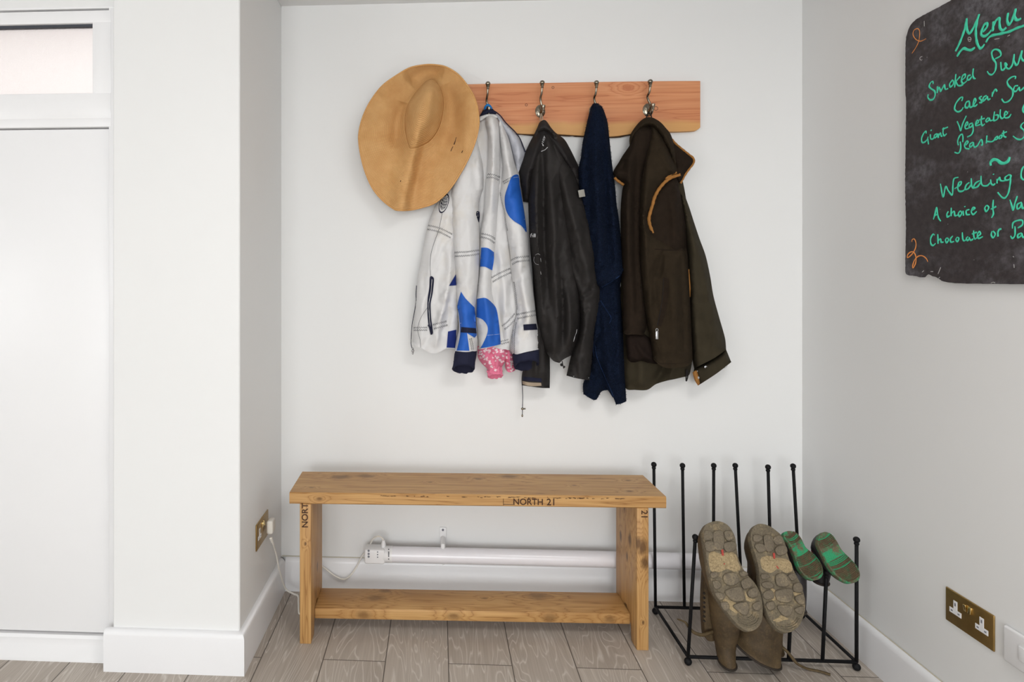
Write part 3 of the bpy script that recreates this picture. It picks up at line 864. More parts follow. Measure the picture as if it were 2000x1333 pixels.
NTH = 260; th = np.linspace(-PI, PI, NTH, endpoint=False); RO, RC = polar(HO, th), polar(CO, th)
hat = thing('sun_hat', at_y(845, 300, YBF - .02), 'wide-brimmed straw sun hat hung at the left end of the coat rack', 'hat')
HF = [([(811, 286), (803, 325), (794, 365), (783, 418)], 24, .060, .42, 'n'), ([(826, 300), (814, 350), (802, 400)], 16, -.010),
      ([(790, 200), (776, 245), (776, 290)], 15, -.034), ([(868, 165), (882, 200), (880, 250), (856, 300)], 20, -.030), ([(770, 300), (765, 350), (768, 390)], 22, .008),
      ([(800, 165), (830, 140), (866, 146)], 16, -.024), ([(720, 220), (714, 290), (735, 360)], 26, .012), ([(910, 180), (922, 230), (905, 300)], 18, .016), ([(740, 185), (765, 165), (800, 150)], 18, .016)]
def hat_depth(Q, rf, rcf):
    """rf: radius fraction to the brim edge; rcf: crown radius/brim radius"""
    x = np.clip((rf - rcf) / (1 - rcf), 0, 1)
    db = .062 + .018 * x ** 1.4 + .024 * (1 - x) ** 6 + .010 * np.sin(3 * np.arctan2(*(Q - HC).T[::-1]) + .6) * x
    db = db + .030 * np.clip((Q[:, 0] - 840) / 70, 0, 1) + .022 * np.clip((Q[:, 1] - 300) / 60, 0, 1) * np.clip((Q[:, 0] - 810) / 40, 0, 1)
    return db + fold_h(Q, HF)
def hat_mesh(name, r0, r1, nr, inner):
    rows, uvs = [], []
    for i in range(nr + 1):
        k = i / nr
        if inner: rad = RC * max(k, .004); d0 = None
        else: rad = RC + (RO - RC) * k
        Q = HC + np.stack([np.cos(th), np.sin(th)], 1) * rad[:, None]
        if inner: Q = HCC + (HC + np.stack([np.cos(th), np.sin(th)], 1) * RC[:, None] - HCC) * max(k, .004)
        if inner:
            edge = hat_depth(HC + np.stack([np.cos(th), np.sin(th)], 1) * RC[:, None], RC / RO, RC / RO)
            cv = hat_depth(Q, RC / RO, RC / RO)
            d = (edge * k ** 4 + .092 * (1 - k ** 4)) + .078 * (1 - k ** 2.6) ** .8
            # pinched ridge down the crown, soft dimple on the left
            d = d + fold_h(Q, [([(844, 150), (840, 190), (826, 240), (806, 300)], 22, .030, .7), ([(850, 240), (838, 262), (822, 278)], 12, -.012)]) * (1 - k ** 6)
            v_ = k * 24
        else:
            d = hat_depth(Q, rad / RO, RC / RO); v_ = 24 + k * 46
        d = d + .0012 * np.array([mnoise.fractal(Vector((q[0] / 30, q[1] / 30, 2)), 1, 2, 3) for q in Q])
        rows.append([at_y(q[0], q[1], YW - dd) for q, dd in zip(Q, d)])
        uvs += [(j / NTH, v_) for j in range(NTH)]
    n = NTH; vs = [p for r in rows for p in r]; fs = []
    for i in range(nr):
        for j in range(n):
            j2 = (j + 1) % n; fs.append((i * n + j, (i + 1) * n + j, (i + 1) * n + j2, i * n + j2))
    if inner: fs.append(tuple(range(n)))
    o = link(name, vs, fs, M_STRAW, hat, uvs=uvs)
    m = o.modifiers.new('thickness', 'SOLIDIFY'); m.thickness = .0028; m.offset = 0
    return rows
hat_mesh('crown', 0, 1, 30, True); rows = hat_mesh('brim', 0, 1, 60, False)
ed = rows[-1]; M_STRAWB = m_plain('straw_binding', L(202, 152, 92), .6, var=.1, vs=200)
MB().tube(ed + [ed[0]], .0034, 8, cap=False).out('brim_edge', M_STRAWB, hat)
M_TEAR = m_plain('dark_frayed_straw', L(84, 54, 36), .9)
hb = BVHTree.FromPolygons([p for r in rows for p in r], [(i * NTH + j, (i + 1) * NTH + j, (i + 1) * NTH + (j + 1) % NTH, i * NTH + (j + 1) % NTH) for i in range(60) for j in range(NTH)])
mb = MB()
for pl in ([(891.5, 268), (889, 276), (886, 283)], [(890, 274), (887.5, 283)], [(885, 286), (882.5, 291), (880.5, 296)], [(904, 294), (901.5, 299)], [(783, 352), (782, 356)]):
    pts = []
    for p in catmull(pl, 1.5):
        d = ray(*p).normalized(); h = hb.ray_cast(CAM, d)
        if h[0] is not None: pts.append(CAM + d * (h[3] - .0022))
    if len(pts) > 1: mb.tube(pts, [.0006] + [.0015] * (len(pts) - 2) + [.0005], 6)
o = mb.out('frayed_tear', M_TEAR, hat); o['label'] = 'dark frayed tears in the straw brim'

# ------------------------------------------------------------------ chalkboard on the right wall
XB = XR - .014
bo = [(1858, 0, 1), (1832, 14.4), (1811.6, 25), (1804, 29), (1793.6, 35), (1784, 42), (1777, 51), (1771, 67), (1768.5, 84), (1768, 120), (1768, 180), (1769.3, 200), (1768.5, 280), (1767.5, 360), (1769, 440), (1768, 500), (1768, 532), (1771, 537), (1781.6, 539), (1790, 540), (1797, 542), (1800.5, 538), (1803, 536), (1810, 534.5), (1817, 538), (1821, 540), (1826, 541), (1832, 544), (1841.6, 550), (1868, 553.5), (1916, 554.5), (2000, 555.5), (2240, 558, 1),
      (2240, -60, 1), (2150, -98), (2060, -88), (1960, -50)]
cb = thing('chalkboard', at_x(1900, 554, XR), 'dark slate menu board with green handwriting hanging on the right wall', 'chalkboard')
def m_slate():
    t = NT('slate_blackboard'); o = t.obj()
    n1 = t.noise(t.gen(o, (1, 5, 7), rot=(.5, 0, 0)), 1.0, 6, .65, .4); n2 = t.noise(o, 60, 4, .7)
    base = t.ramp(n2, [(.3, L(50, 45, 46)), (.7, L(66, 59, 60))])
    f = t.math('MULTIPLY', t.ramp(n1, [(.48, G0), (.72, (.8, .8, .8, 1))]), t.ramp(n2, [(.35, (.1, .1, .1, 1)), (.7, (.7, .7, .7, 1))]))
    base = t.mix(f, base, L(150, 150, 158))
    sp_ = t.n('ShaderNodeTexVoronoi', {'Vector': o, 'Scale': 26.0}).outputs['Distance']
    base = t.mix(t.n('ShaderNodeMapRange', {'Value': sp_, 'From Min': .05, 'From Max': .02, 'To Min': 0, 'To Max': .5}).outputs[0], base, L(170, 168, 168))
    t.col(base).set(Roughness=.62); t.b.inputs['Specular IOR Level'].default_value = .3
    t.bump(n2, .12, .002); return t.m
pts = [tuple(p) + ((1,) if len(q) > 2 else ()) for p, q in zip([q[:2] for q in bo], bo)]
B2 = catmull(bo, 3, True)
jit = np.array([mnoise.fractal(Vector((i * .5, 8, 0)), 1, 2, 2) for i in range(len(B2))]); B2 = B2 + np.stack([jit * .7, jit[::-1] * .7], 1)
MB().prism([at_x(u, v, XB) for u, v in B2], Vector((.014, 0, 0)), .0012, 1).out('slate', m_slate(), cb, sharp=30)
M_GREEN = m_plain('green_chalk_paint', L(66, 208, 170), .7, var=.08, vs=150)
M_ORANGE = m_plain('orange_paint', L(226, 142, 72), .7, var=.08, vs=150)
M_CHALK = m_plain('white_chalk', L(180, 178, 176), .9, var=.1)
V0, V1, V2, V3 = 0, 140, 280, 400
def strokes(mb, y0, rpx, lst):
    for st in lst:
        P = [(1760 + x / 8.3333, y0 + y / 8.3333) for x, y in st]
        C = catmull(P, 1.0)
        pts = [at_x(u, v, XB - .0006) for u, v in C]
        # width in metres at that place on the wall
        zc = np.array([-p.x * SP + p.y * CP for p in pts]); k = len(pts)
        rs = [rpx * z / F * (.78 + .32 * min(1, 5 * min(i + .6, k - i) / k)) * (1 + .12 * math.sin(i * .37 + y0)) for i, z in enumerate(zc)]
        mb.tube(pts, rs, 8, flat=(Vector((1, 0, 0)), .3))
mb = MB()
strokes(mb, V0, 2.5, [[(885, 835), (960, 680), (1040, 450), (1065, 300)], [(1065, 300), (1070, 480), (1110, 545), (1160, 480), (1220, 360), (1270, 230)], [(1270, 230), (1235, 350), (1215, 500), (1230, 680), (1280, 785), (1320, 770), (1355, 720)],
    [(910, 920), (960, 840), (1020, 790), (1080, 810), (1140, 815), (1200, 775)], [(1330, 520), (1395, 440), (1400, 385), (1355, 400), (1310, 500), (1305, 570), (1360, 590), (1420, 550), (1470, 490)],
    [(1490, 510), (1500, 350)], [(1495, 440), (1540, 340), (1595, 300), (1600, 380), (1610, 460), (1655, 495), (1710, 450)], [(1740, 210), (1725, 330), (1755, 400), (1800, 340), (1865, 140)], [(1865, 140), (1845, 260), (1870, 320), (1910, 325), (1950, 300)],
    [(1380, 690), (1420, 620), (1480, 580), (1600, 555), (1760, 515), (1880, 460), (2010, 415), (2120, 370)]])
mb.out('handwriting', M_GREEN, cb)['label'] = 'green word Menu, underlined'
mb = MB()
strokes(mb, V0, 1.75, [[(1530, 960), (1620, 905), (1600, 830), (1530, 805), (1475, 850), (1490, 950), (1540, 1030), (1530, 1150), (1480, 1215), (1430, 1205), (1400, 1160)],
    [(1620, 1010), (1630, 1130), (1660, 1140), (1720, 1060), (1690, 1030), (1710, 1100), (1760, 1120), (1810, 1050), (1840, 880)], [(1840, 880), (1835, 980), (1870, 1060), (1900, 1040), (1965, 820)], [(1965, 820), (1955, 930), (1990, 990), (2040, 950)]])
mb.out('handwriting', M_GREEN, cb)['label'] = 'green word beginning Pull'
mb = MB()
strokes(mb, V1, 1.65, [[(520, 200), (515, 160), (480, 180), (455, 240), (490, 280), (545, 320), (550, 390), (520, 450), (470, 460), (435, 420), (440, 370)], [(590, 240), (585, 350)], [(585, 330), (615, 260), (635, 300), (640, 330)], [(640, 330), (700, 220), (710, 260), (725, 290), (765, 275)],
    [(840, 130), (790, 200), (800, 250), (850, 200), (845, 140)], [(890, 40), (880, 140), (870, 260)], [(960, 80), (890, 160)], [(890, 160), (920, 220), (960, 230), (1010, 210)], [(985, 140), (1040, 90), (1040, 45), (1000, 70), (980, 150), (1010, 195), (1070, 150)],
    [(1130, 60), (1090, 70), (1075, 130), (1110, 130), (1150, 80)], [(1175, -50), (1165, 60), (1185, 110), (1210, 115)],
    [(985, 480), (1000, 420), (960, 430), (890, 520), (870, 610), (920, 655), (980, 630), (1010, 580)], [(1110, 480), (1060, 500), (1040, 570), (1080, 590), (1110, 530)], [(1110, 490), (1120, 580), (1165, 565)], [(1165, 560), (1215, 480), (1200, 440), (1180, 480), (1170, 550), (1205, 562), (1240, 530)],
    [(1310, 400), (1270, 430), (1300, 460), (1310, 500), (1270, 505)], [(1390, 390), (1340, 420), (1330, 480), (1380, 440), (1400, 400)], [(1400, 400), (1415, 460), (1450, 440)], [(1490, 330), (1480, 410)], [(1485, 370), (1530, 290), (1560, 325)],
    [(1855, 120), (1860, 80), (1800, 90), (1730, 150), (1740, 220), (1810, 300), (1810, 400), (1750, 480), (1680, 500), (1635, 445)], [(1900, 230), (1850, 240), (1825, 310), (1870, 320), (1920, 250)], [(1920, 250), (1935, 310), (2010, 250)], [(2060, 500), (2010, 530), (1980, 600), (1985, 650), (2015, 680)]])
mb.out('handwriting', M_GREEN, cb)['label'] = 'green words Smoked and Caesar'
mb = MB()
strokes(mb, V1, 1.5, [[(910, 810), (945, 890), (970, 960), (1000, 850), (1060, 720)], [(1050, 890), (1085, 850), (1070, 820), (1040, 880), (1050, 930), (1100, 920)], [(1160, 840), (1110, 860), (1110, 910), (1150, 890), (1165, 850)], [(1165, 850), (1170, 960), (1140, 1030), (1075, 1065)],
    [(1225, 850), (1260, 820), (1240, 790), (1215, 840), (1220, 880), (1290, 860)], [(1310, 720), (1300, 820), (1320, 880), (1360, 850)], [(1270, 790), (1360, 760)], [(1420, 750), (1380, 790), (1390, 820), (1430, 790)], [(1430, 750), (1450, 800), (1490, 790)],
    [(1520, 650), (1505, 750), (1510, 800), (1570, 770), (1575, 710), (1530, 710)], [(1615, 615), (1610, 720), (1640, 765), (1690, 730)], [(1680, 720), (1730, 680), (1700, 650), (1680, 700), (1690, 750), (1750, 745), (1790, 690)],
    [(405, 1010), (405, 970), (370, 1000), (335, 1080), (340, 1150), (380, 1150), (420, 1110), (440, 1060)], [(430, 1090), (445, 1185)], [(475, 1020), (480, 1090), (510, 1100), (540, 1070)], [(486, 948), (490, 965)], [(580, 1010), (540, 1040), (545, 1080), (580, 1050), (585, 1010)], [(585, 1010), (600, 1080)],
    [(600, 1010), (610, 1080)], [(605, 1050), (640, 1000), (650, 1050), (670, 1050)], [(690, 910), (680, 1000), (700, 1045), (740, 1010)], [(670, 940), (760, 905)],
    [(930, 1200), (920, 1130), (950, 1050), (990, 1020), (1005, 1070), (1000, 1150)], [(960, 1140), (970, 1230), (950, 1310), (920, 1330), (870, 1315)], [(1050, 1200), (1090, 1150), (1070, 1130), (1030, 1200), (1050, 1250), (1110, 1260)], [(1170, 1150), (1120, 1180), (1120, 1230), (1160, 1200), (1175, 1150)], [(1175, 1150), (1190, 1230), (1240, 1210)],
    [(1240, 1210), (1300, 1110), (1320, 1150), (1320, 1200), (1300, 1190)], [(1395, 1040), (1385, 1170)], [(1385, 1130), (1420, 1140), (1480, 1140), (1530, 1100)], [(1540, 1070), (1520, 1110), (1560, 1100), (1570, 1060), (1540, 1070)], [(1610, 1040), (1590, 1090), (1630, 1080), (1640, 1040), (1610, 1040)], [(1665, 960), (1670, 1050), (1710, 1070)], [(1640, 1010), (1720, 980)],
    [(2040, 800), (1960, 860), (1950, 910), (2000, 960), (2010, 1040), (1960, 1100), (1890, 1100), (1820, 1050)]])
mb.out('handwriting', M_GREEN, cb)['label'] = 'green lines Giant Vegetable and Peashoot'
mb = MB()
strokes(mb, V2, 3.0, [[(1460, 365), (1455, 310), (1500, 270), (1560, 275), (1620, 320), (1680, 325), (1740, 290), (1765, 225)]])
mb.out('handwriting', M_GREEN, cb)['label'] = 'green wavy divider'
mb = MB()
strokes(mb, V2, 1.65, [[(640, 660), (660, 790), (685, 870), (725, 710), (770, 780), (830, 840), (840, 700), (860, 580), (930, 555)], [(870, 740), (960, 680), (980, 630), (940, 640), (920, 720), (940, 780), (1000, 780), (1045, 740)], [(1110, 640), (1060, 680), (1040, 750), (1090, 740), (1140, 670)], [(1140, 570), (1145, 690), (1170, 730), (1210, 720)],
    [(1280, 610), (1210, 650), (1180, 720), (1240, 710), (1290, 640)], [(1300, 530), (1300, 640), (1330, 690), (1400, 690), (1450, 640)], [(1455, 590), (1465, 660), (1500, 680), (1530, 655)], [(1500, 498), (1503, 515)], [(1560, 580), (1560, 655)], [(1560, 620), (1600, 560), (1610, 600), (1650, 615), (1700, 605)],
    [(1740, 520), (1690, 560), (1700, 600), (1760, 590), (1785, 530), (1740, 515)], [(1785, 530), (1770, 680), (1740, 820), (1690, 890), (1640, 880), (1570, 800)], [(2040, 350), (1980, 400), (1955, 470), (1955, 560), (2000, 595), (2050, 560)],
    [(525, 1240), (550, 1150), (575, 1050), (590, 1140), (610, 1220), (645, 1270)], [(545, 1180), (600, 1150)], [(770, 1110), (745, 1150), (750, 1200), (790, 1180)], [(815, 1050), (810, 1190)], [(815, 1150), (860, 1110), (875, 1180), (920, 1170)], [(960, 1100), (930, 1150), (950, 1190), (985, 1140), (962, 1100)], [(1005, 1100), (1015, 1180)], [(1035, 1025), (1038, 1040)],
    [(1110, 1080), (1060, 1100), (1065, 1160), (1120, 1160)], [(1150, 1100), (1200, 1060), (1170, 1050), (1140, 1110), (1170, 1160), (1230, 1110)], [(1390, 1010), (1360, 1060), (1385, 1110), (1425, 1050), (1395, 1010)], [(1500, 920), (1490, 1050), (1500, 1150), (1470, 1215)], [(1460, 1075), (1545, 1030)],
    [(1770, 920), (1800, 1020), (1820, 1090), (1850, 980), (1890, 860)], [(1960, 960), (1890, 1000), (1890, 1070), (1940, 1040), (1960, 970)], [(1960, 970), (1975, 1060), (2020, 1030)]])
mb.out('handwriting', M_GREEN, cb)['label'] = 'green lines Wedding and A choice of'
mb = MB()
strokes(mb, V3, 1.6, [[(545, 500), (520, 480), (480, 550), (485, 640), (520, 665), (560, 630)], [(595, 480), (600, 640)], [(600, 590), (640, 560), (650, 610), (690, 610)], [(740, 540), (720, 580), (740, 620), (770, 570), (745, 540)], [(840, 510), (800, 560), (810, 610), (860, 600)], [(910, 530), (890, 570), (915, 600), (940, 550), (912, 530)], [(995, 450), (1000, 550), (1020, 590), (1060, 570)],
    [(1090, 520), (1060, 550), (1080, 585), (1110, 550)], [(1105, 530), (1130, 580), (1170, 560)], [(1180, 420), (1180, 510), (1200, 560), (1240, 530)], [(1150, 480), (1230, 450)], [(1240, 520), (1290, 480), (1270, 440), (1240, 490), (1260, 550), (1330, 520)], [(1480, 430), (1465, 490), (1495, 540), (1530, 480), (1495, 430)], [(1570, 430), (1575, 520)], [(1570, 470), (1590, 410), (1630, 395)],
    [(1810, 390), (1820, 300), (1890, 260), (1970, 260), (1970, 330), (1900, 380)], [(1850, 350), (1850, 500), (1810, 550), (1780, 510)], [(1960, 460), (1900, 490), (1900, 540), (1950, 510), (1965, 465)], [(1965, 465), (1980, 530), (2020, 520)]])
mb.out('handwriting', M_GREEN, cb)['label'] = 'green line Chocolate or'
mb = MB()
strokes(mb, V0, .8, [[(175, 870), (230, 790), (280, 690), (300, 580), (295, 490), (260, 465), (205, 500), (195, 570), (240, 640), (310, 670), (370, 650), (405, 630)]])
strokes(mb, V3, 1.2, [[(175, 605), (180, 570), (215, 560), (240, 620), (235, 700), (190, 790), (130, 850), (100, 860), (110, 810), (160, 770), (205, 775), (240, 850), (235, 950), (195, 1030), (185, 1000), (220, 900), (280, 840), (350, 835), (410, 880), (435, 930)]])
o = mb.out('flourish', M_ORANGE, cb); o['label'] = 'orange looping flourishes at the corners'
mb = MB()
strokes(mb, V0, .6, [[(1085, 650), (1095, 610), (1125, 610), (1140, 640), (1120, 675), (1090, 660)], [(1090, 645), (1140, 640)], [(345, 920), (315, 930), (305, 960), (325, 980), (345, 970)], [(375, 340), (377, 430)], [(1730, 590), (1770, 570)], [(1520, 640), (1600, 625)]])
strokes(mb, V3, .7, [[(600, 1130), (645, 1020)], [(340, 1100), (370, 1075)], [(480, 1090), (520, 1090)], [(600, 1210), (630, 1180)], [(1460, 1278), (1500, 1262), (1530, 1275)], [(1820, 840), (1835, 855)], [(1835, 970), (1840, 1030)]])
mb.out('chalk_scratch', M_CHALK, cb)

# ------------------------------------------------------------------ clothes on the hooks
M_WHITE = m_cloth('white_sailcloth', L(212, 211, 211), .025, 700, .12, .6, vs=8, spec=.3, stain=L(206, 198, 184))
M_BLUE = m_cloth('royal_blue_sailcloth', L(34, 92, 182), .10, 700, .12, .6, spec=.3)
M_NAVY = m_cloth('navy_fabric', L(30, 32, 52), .15, 600, .2, .8)
M_NAVYT = m_cloth('bright_navy_panel', L(26, 44, 112), .1, 600, .15, .7)
M_LOOP = m_cloth('blue_hanging_loop', L(32, 118, 190), .1, 600, .2, .7)
M_LINING = m_cloth('pale_grey_lining', L(184, 186, 194), .04, 500, .12, .7)
M_STITCH = m_plain('dark_stitching', L(72, 74, 80), .8)
M_WSTITCH = m_plain('pale_stitching', L(214, 216, 222), .8)
M_PINK = None
def m_pink():
    t = NT('pink_heart_fabric'); o = t.obj()
    f = t.noise(o, 40, 3)
    t.col(t.mix(f, L(214, 106, 138), L(228, 128, 156))).set(Roughness=.8); t.bump(t.noise(o, 500, 2), .15, .002); return t.m
M_PINK = m_pink()
M_BLACK = m_cloth('faded_black_shell', L(39, 36, 35), .12, 800, .15, .7, vs=10, spec=.25)
M_BLACKD = m_cloth('black_shell_dark', L(33, 30, 30), .12, 800, .15, .7, vs=10, spec=.25)
M_KHAKI = m_plain('khaki_tab', L(158, 142, 122), .8)
M_PRINT = m_plain('white_print', L(206, 206, 208), .7)
def m_towel():
    t = NT('navy_terry'); o = t.obj()
    n = t.noise(o, 330, 3, .7); n2 = t.noise(o, 18, 4)
    base = t.ramp(n, [(.3, L(7, 12, 23)), (.55, L(19, 29, 49)), (.8, L(42, 56, 82))])
    base = t.mix(t.math('MULTIPLY', n2, .5), base, L(15, 24, 42))
    t.col(base).set(Roughness=.95); t.b.inputs['Specular IOR Level'].default_value = .1; 
    t.bump(n, 1.0, .004); return t.m
M_TOWEL = m_towel()
M_FLEECE = m_cloth('dark_olive_fleece', L(38, 30, 23), .14, 420, .35, .95, sheen=0, vs=40, spec=.1)
M_FLEECE2 = m_cloth('olive_fleece', L(45, 37, 27), .14, 420, .35, .95, sheen=0, vs=40, spec=.1)
M_FLLIN = m_cloth('dark_fleece_lining', L(34, 26, 22), .14, 420, .3, .95, vs=30, spec=.1)
M_OLIVE = m_cloth('dark_green_coat_cloth', L(54, 48, 36), .16, 600, .3, .9, vs=16, spec=.15)
M_TAN = m_cloth('tan_suede_binding', L(156, 108, 56), .14, 240, .4, .8, vs=60)

H1, H2, H3, H4 = HOOKS
ZA = lambda P: [(880 + x / 4.761, 180 + y / 4.761, *r) for x, y, *r in P]
ZB = lambda P: [(780 + x / 3.703, 400 + y / 3.703, *r) for x, y, *r in P]
ZC = lambda P: [(1000 + x / 2.116, 200 + y / 2.116, *r) for x, y, *r in P]
ZD = lambda P: [(1160 + x / 2.3, 200 + y / 2.3, *r) for x, y, *r in P]
ZE = lambda P: [(1000 + x / 5.0, 140 + y / 5.0, *r) for x, y, *r in P]

def cuff(G, name, ring0, ring1, mat, parent, dp=.03, flare=1.0, ruff=.0):
    """hollow knitted cuff between two ellipses: (u0,v0,u1,v1,d)"""
    rings = []
    for k in np.linspace(0, 1, 6):
        q = [a + (b - a) * k for a, b in zip(ring0, ring1)]
        a, b = at_y(q[0], q[1], YW - q[4]), at_y(q[2], q[3], YW - q[4])
        c = (a + b) / 2; hx = (b - a) / 2; dpp = dp * (1 - .1 * k)
        r = ell(c, hx, Vector((0, -dpp, dpp * .75 * k)), 30)
        rings.append([p + Vector((0, 0, .0015 * math.sin(j * 2.1 + k * 5))) + (p - c).normalized() * (ruff * math.sin(j * 1.7 + 6 * k) + .0012 * math.sin(j * 3.0)) for j, p in enumerate(r)])
    c1 = sum(rings[-1], Vector()) / len(rings[-1]); inn = []
    for k in (0, 2, 5): inn.append([c1 + (p - c1) * .86 + Vector((0, 0, .006 * k)) for p in rings[-1]])
    return MB().loft(rings + inn, cap=(True, True)).out(name, mat, parent, sharp=60)

# ---- pink child's jacket, under the white one
pk = Garment('pink_jacket', H1 + Vector((0, -.02, -.1)), 'pink heart-patterned child\'s jacket, only its frilled cuffs showing below the white sailing jacket', 'jacket')
pkb, _ = pk.piece('body', [(953, 236), (975, 262), (1000, 340), (1008, 480), (1000, 600), (994, 660), (940, 655), (925, 600), (915, 480), (925, 340), (938, 262)], (236, .020, 660, .030), .018, 22, M_PINK, step=9, wr=.003)
pk.piece('sleeve', [(938, 640), (975, 640), (993, 688), (988, 703), (981, 716), (976, 724), (966, 727), (954, 725), (950, 719), (939, 708), (933, 694)], .045, .030, 16, M_PINK, hem=[(954, 726), (966, 728), (977, 724)],
         folds=[([(945, 690), (952, 705), (957, 722)], 3.5, .007), ([(958, 680), (962, 700), (966, 724)], 3.5, -.006), ([(972, 690), (972, 705), (972, 722)], 3.5, .007), ([(985, 690), (980, 708)], 3.5, -.005)], wr=.004, wsc=(9, 18))
cuff(pk, 'frilled_cuff', (952, 724, 980, 722, .055), (953, 737, 982, 735, .058), M_PINK, pk.root, .016, ruff=.0025)
pk.piece('sleeve', [(988, 680), (1004, 690), (1007, 722), (1000, 727), (992, 727), (987, 719), (987, 708)], .040, .024, 12, M_PINK, hem=[(989, 727), (1003, 727)], folds=[([(994, 700), (997, 724)], 3, .006)], wr=.004, wsc=(9, 18))

mb = MB(); r6 = random.Random(4)
for k in range(90):
    u, v = r6.uniform(934, 1006), r6.uniform(680, 728); a = r6.uniform(-.9, .9); s_ = r6.uniform(2.0, 2.9)
    hp = []
    for t in np.linspace(0, 2 * PI, 18, endpoint=False):
        x, y = 16 * math.sin(t) ** 3 / 16 * s_, -(13 * math.cos(t) - 5 * math.cos(2 * t) - 2 * math.cos(3 * t) - math.cos(4 * t)) / 16 * s_
        hp.append(pk.hit(u + x * math.cos(a) - y * math.sin(a), v + x * math.sin(a) + y * math.cos(a), .0012))
    if all(h is not None for h in hp) and max(h.y for h in hp) - min(h.y for h in hp) < .02:
        c_ = sum(hp, Vector()) / len(hp); mb.add(hp + [c_], [(i, (i + 1) % 18, 18) for i in range(18)])
mb.out('heart_print', m_plain('pale_heart_print', L(240, 216, 222), .8), pk.root)

# ---- white sailing jacket
wj = Garment('sailing_jacket', H1 + Vector((0, -.03, -.03)), 'white sailing jacket with royal blue patches, hanging beside the straw hat', 'jacket')
W0, _ = wj.piece('body', [(938, 232), (952, 223), (966, 224), (980, 248), (1000, 292), (1012, 335), (1018, 400), (1026, 470), (1034, 560), (1044, 640), (1046, 668), (998, 684), (975, 681), (936, 676), (892, 682), (872, 678), (858, 560), (866, 440), (884, 362), (908, 300), (926, 258)],
         (230, .040, 680, .040), .016, 26, M_WHITE, hem=[(872, 680), (936, 678), (998, 685), (1046, 669)], step=5, folds=[([(940, 260), (925, 400), (915, 560), (905, 680)], 10, -.014)])
W1, b1 = wj.piece('left_front', [(880, 352), (862, 384), (849, 405), (835, 443), (826, 489), (818, 530), (813, 562), (810, 602), (807, 643), (806, 670, 1), (812, 677), (823, 680.5), (838, 689), (853, 690), (872, 681, 1), (893, 682, 1), (898, 600), (900, 480), (900, 380)],
         lambda Q: .030 + .038 * np.clip((Q[:, 1] - 390) / 150, 0, 1), .045, 34, M_WHITE, hem=[(804, 671), (823, 681), (838, 690), (853, 691), (872, 682), (895, 683)],
         folds=[([(862, 450), (845, 500), (836, 540)], 9, .010), ([(880, 470), (878, 540), (868, 600), (850, 640)], 10, .014, .5), ([(843, 640), (858, 610), (872, 585)], 8, -.010), ([(876, 560), (862, 610), (852, 680)], 9, .012, .6), ([(826, 560), (822, 620), (824, 676)], 7, .008), ([(850, 655), (870, 640), (880, 600)], 7, -.008), ([(835, 470), (828, 540), (820, 600)], 7, -.005)], wr=.007, seed=2, wsc=(24, 60), label='left front panel with a zipped pocket')
W4, b4 = wj.piece('right_front', [(962, 290), (980, 300), (990, 400), (996, 460), (1006, 540), (1014, 605), (1004, 668), (998, 684, 1), (974, 681.5, 1), (950, 670), (945, 560), (955, 450)],
         (300, .050, 690, .058), .024, 26, M_WHITE, hem=[(950, 678), (974, 683), (999, 686)], folds=[([(975, 480), (985, 560), (990, 620)], 8, .010), ([(968, 560), (975, 620), (985, 675)], 6, -.008), ([(1000, 540), (992, 610)], 7, -.008)], wr=.005, seed=4)
W3, b3 = wj.piece('back_fold', [(952, 226), (966, 227), (974, 248), (976, 270), (977, 327), (976, 365), (972, 411), (969, 460), (966, 489), (961, 530), (959.6, 565), (967, 600), (974.5, 630), (978.5, 673, 1), (956, 679), (936, 683, 1), (933, 654), (929, 616), (929, 589), (932, 562), (936, 521), (937, 489), (939, 454), (945, 411), (948, 365), (952, 327), (953, 264), (948, 240)],
         (230, .066, 690, .086), .034, 17, M_WHITE, hem=[(936, 685), (956, 681), (979, 675)], folds=[([(963, 262), (963, 330), (958, 420)], 6, .012), ([(945, 560), (952, 620), (956, 676)], 7, .008), ([(968, 600), (966, 640), (968, 676)], 6, -.008)], wr=.003, seed=5, label='central fold of the jacket with blue panels')
W5, b5 = wj.piece('sleeve', [(976, 236), (984, 250), (993, 270), (1000, 297), (1006, 323), (1014, 342), (1017, 370), (1023, 403), (1028, 440), (1031, 459), (1034, 508), (1039, 548), (1044.6, 594), (1049, 632), (1055, 668), (1054, 683, 1), (1028, 688), (1002, 695, 1), (997, 683), (998.7, 659), (1004, 635), (1009, 610), (1007, 589), (1001, 551), (997, 519), (996, 494), (990, 455), (985, 428), (980, 400), (976, 377), (978, 360), (982, 330), (978.7, 297), (975.6, 262)],
         (240, .062, 690, .080), .056, 24, M_WHITE, hem=[(1001, 697), (1028, 690), (1056, 684)], folds=[([(1012, 470), (1022, 560), (1036, 660)], 9, .008), ([(999, 540), (1015, 590), (1020, 640)], 8, -.008), ([(1040, 600), (1028, 630), (1008, 650)], 7, .007), ([(985, 300), (996, 350), (990, 400)], 7, .008), ([(1030, 520), (1012, 545), (1000, 552)], 6, -.006)], wr=.005, seed=7, label='right sleeve with a large blue disc')
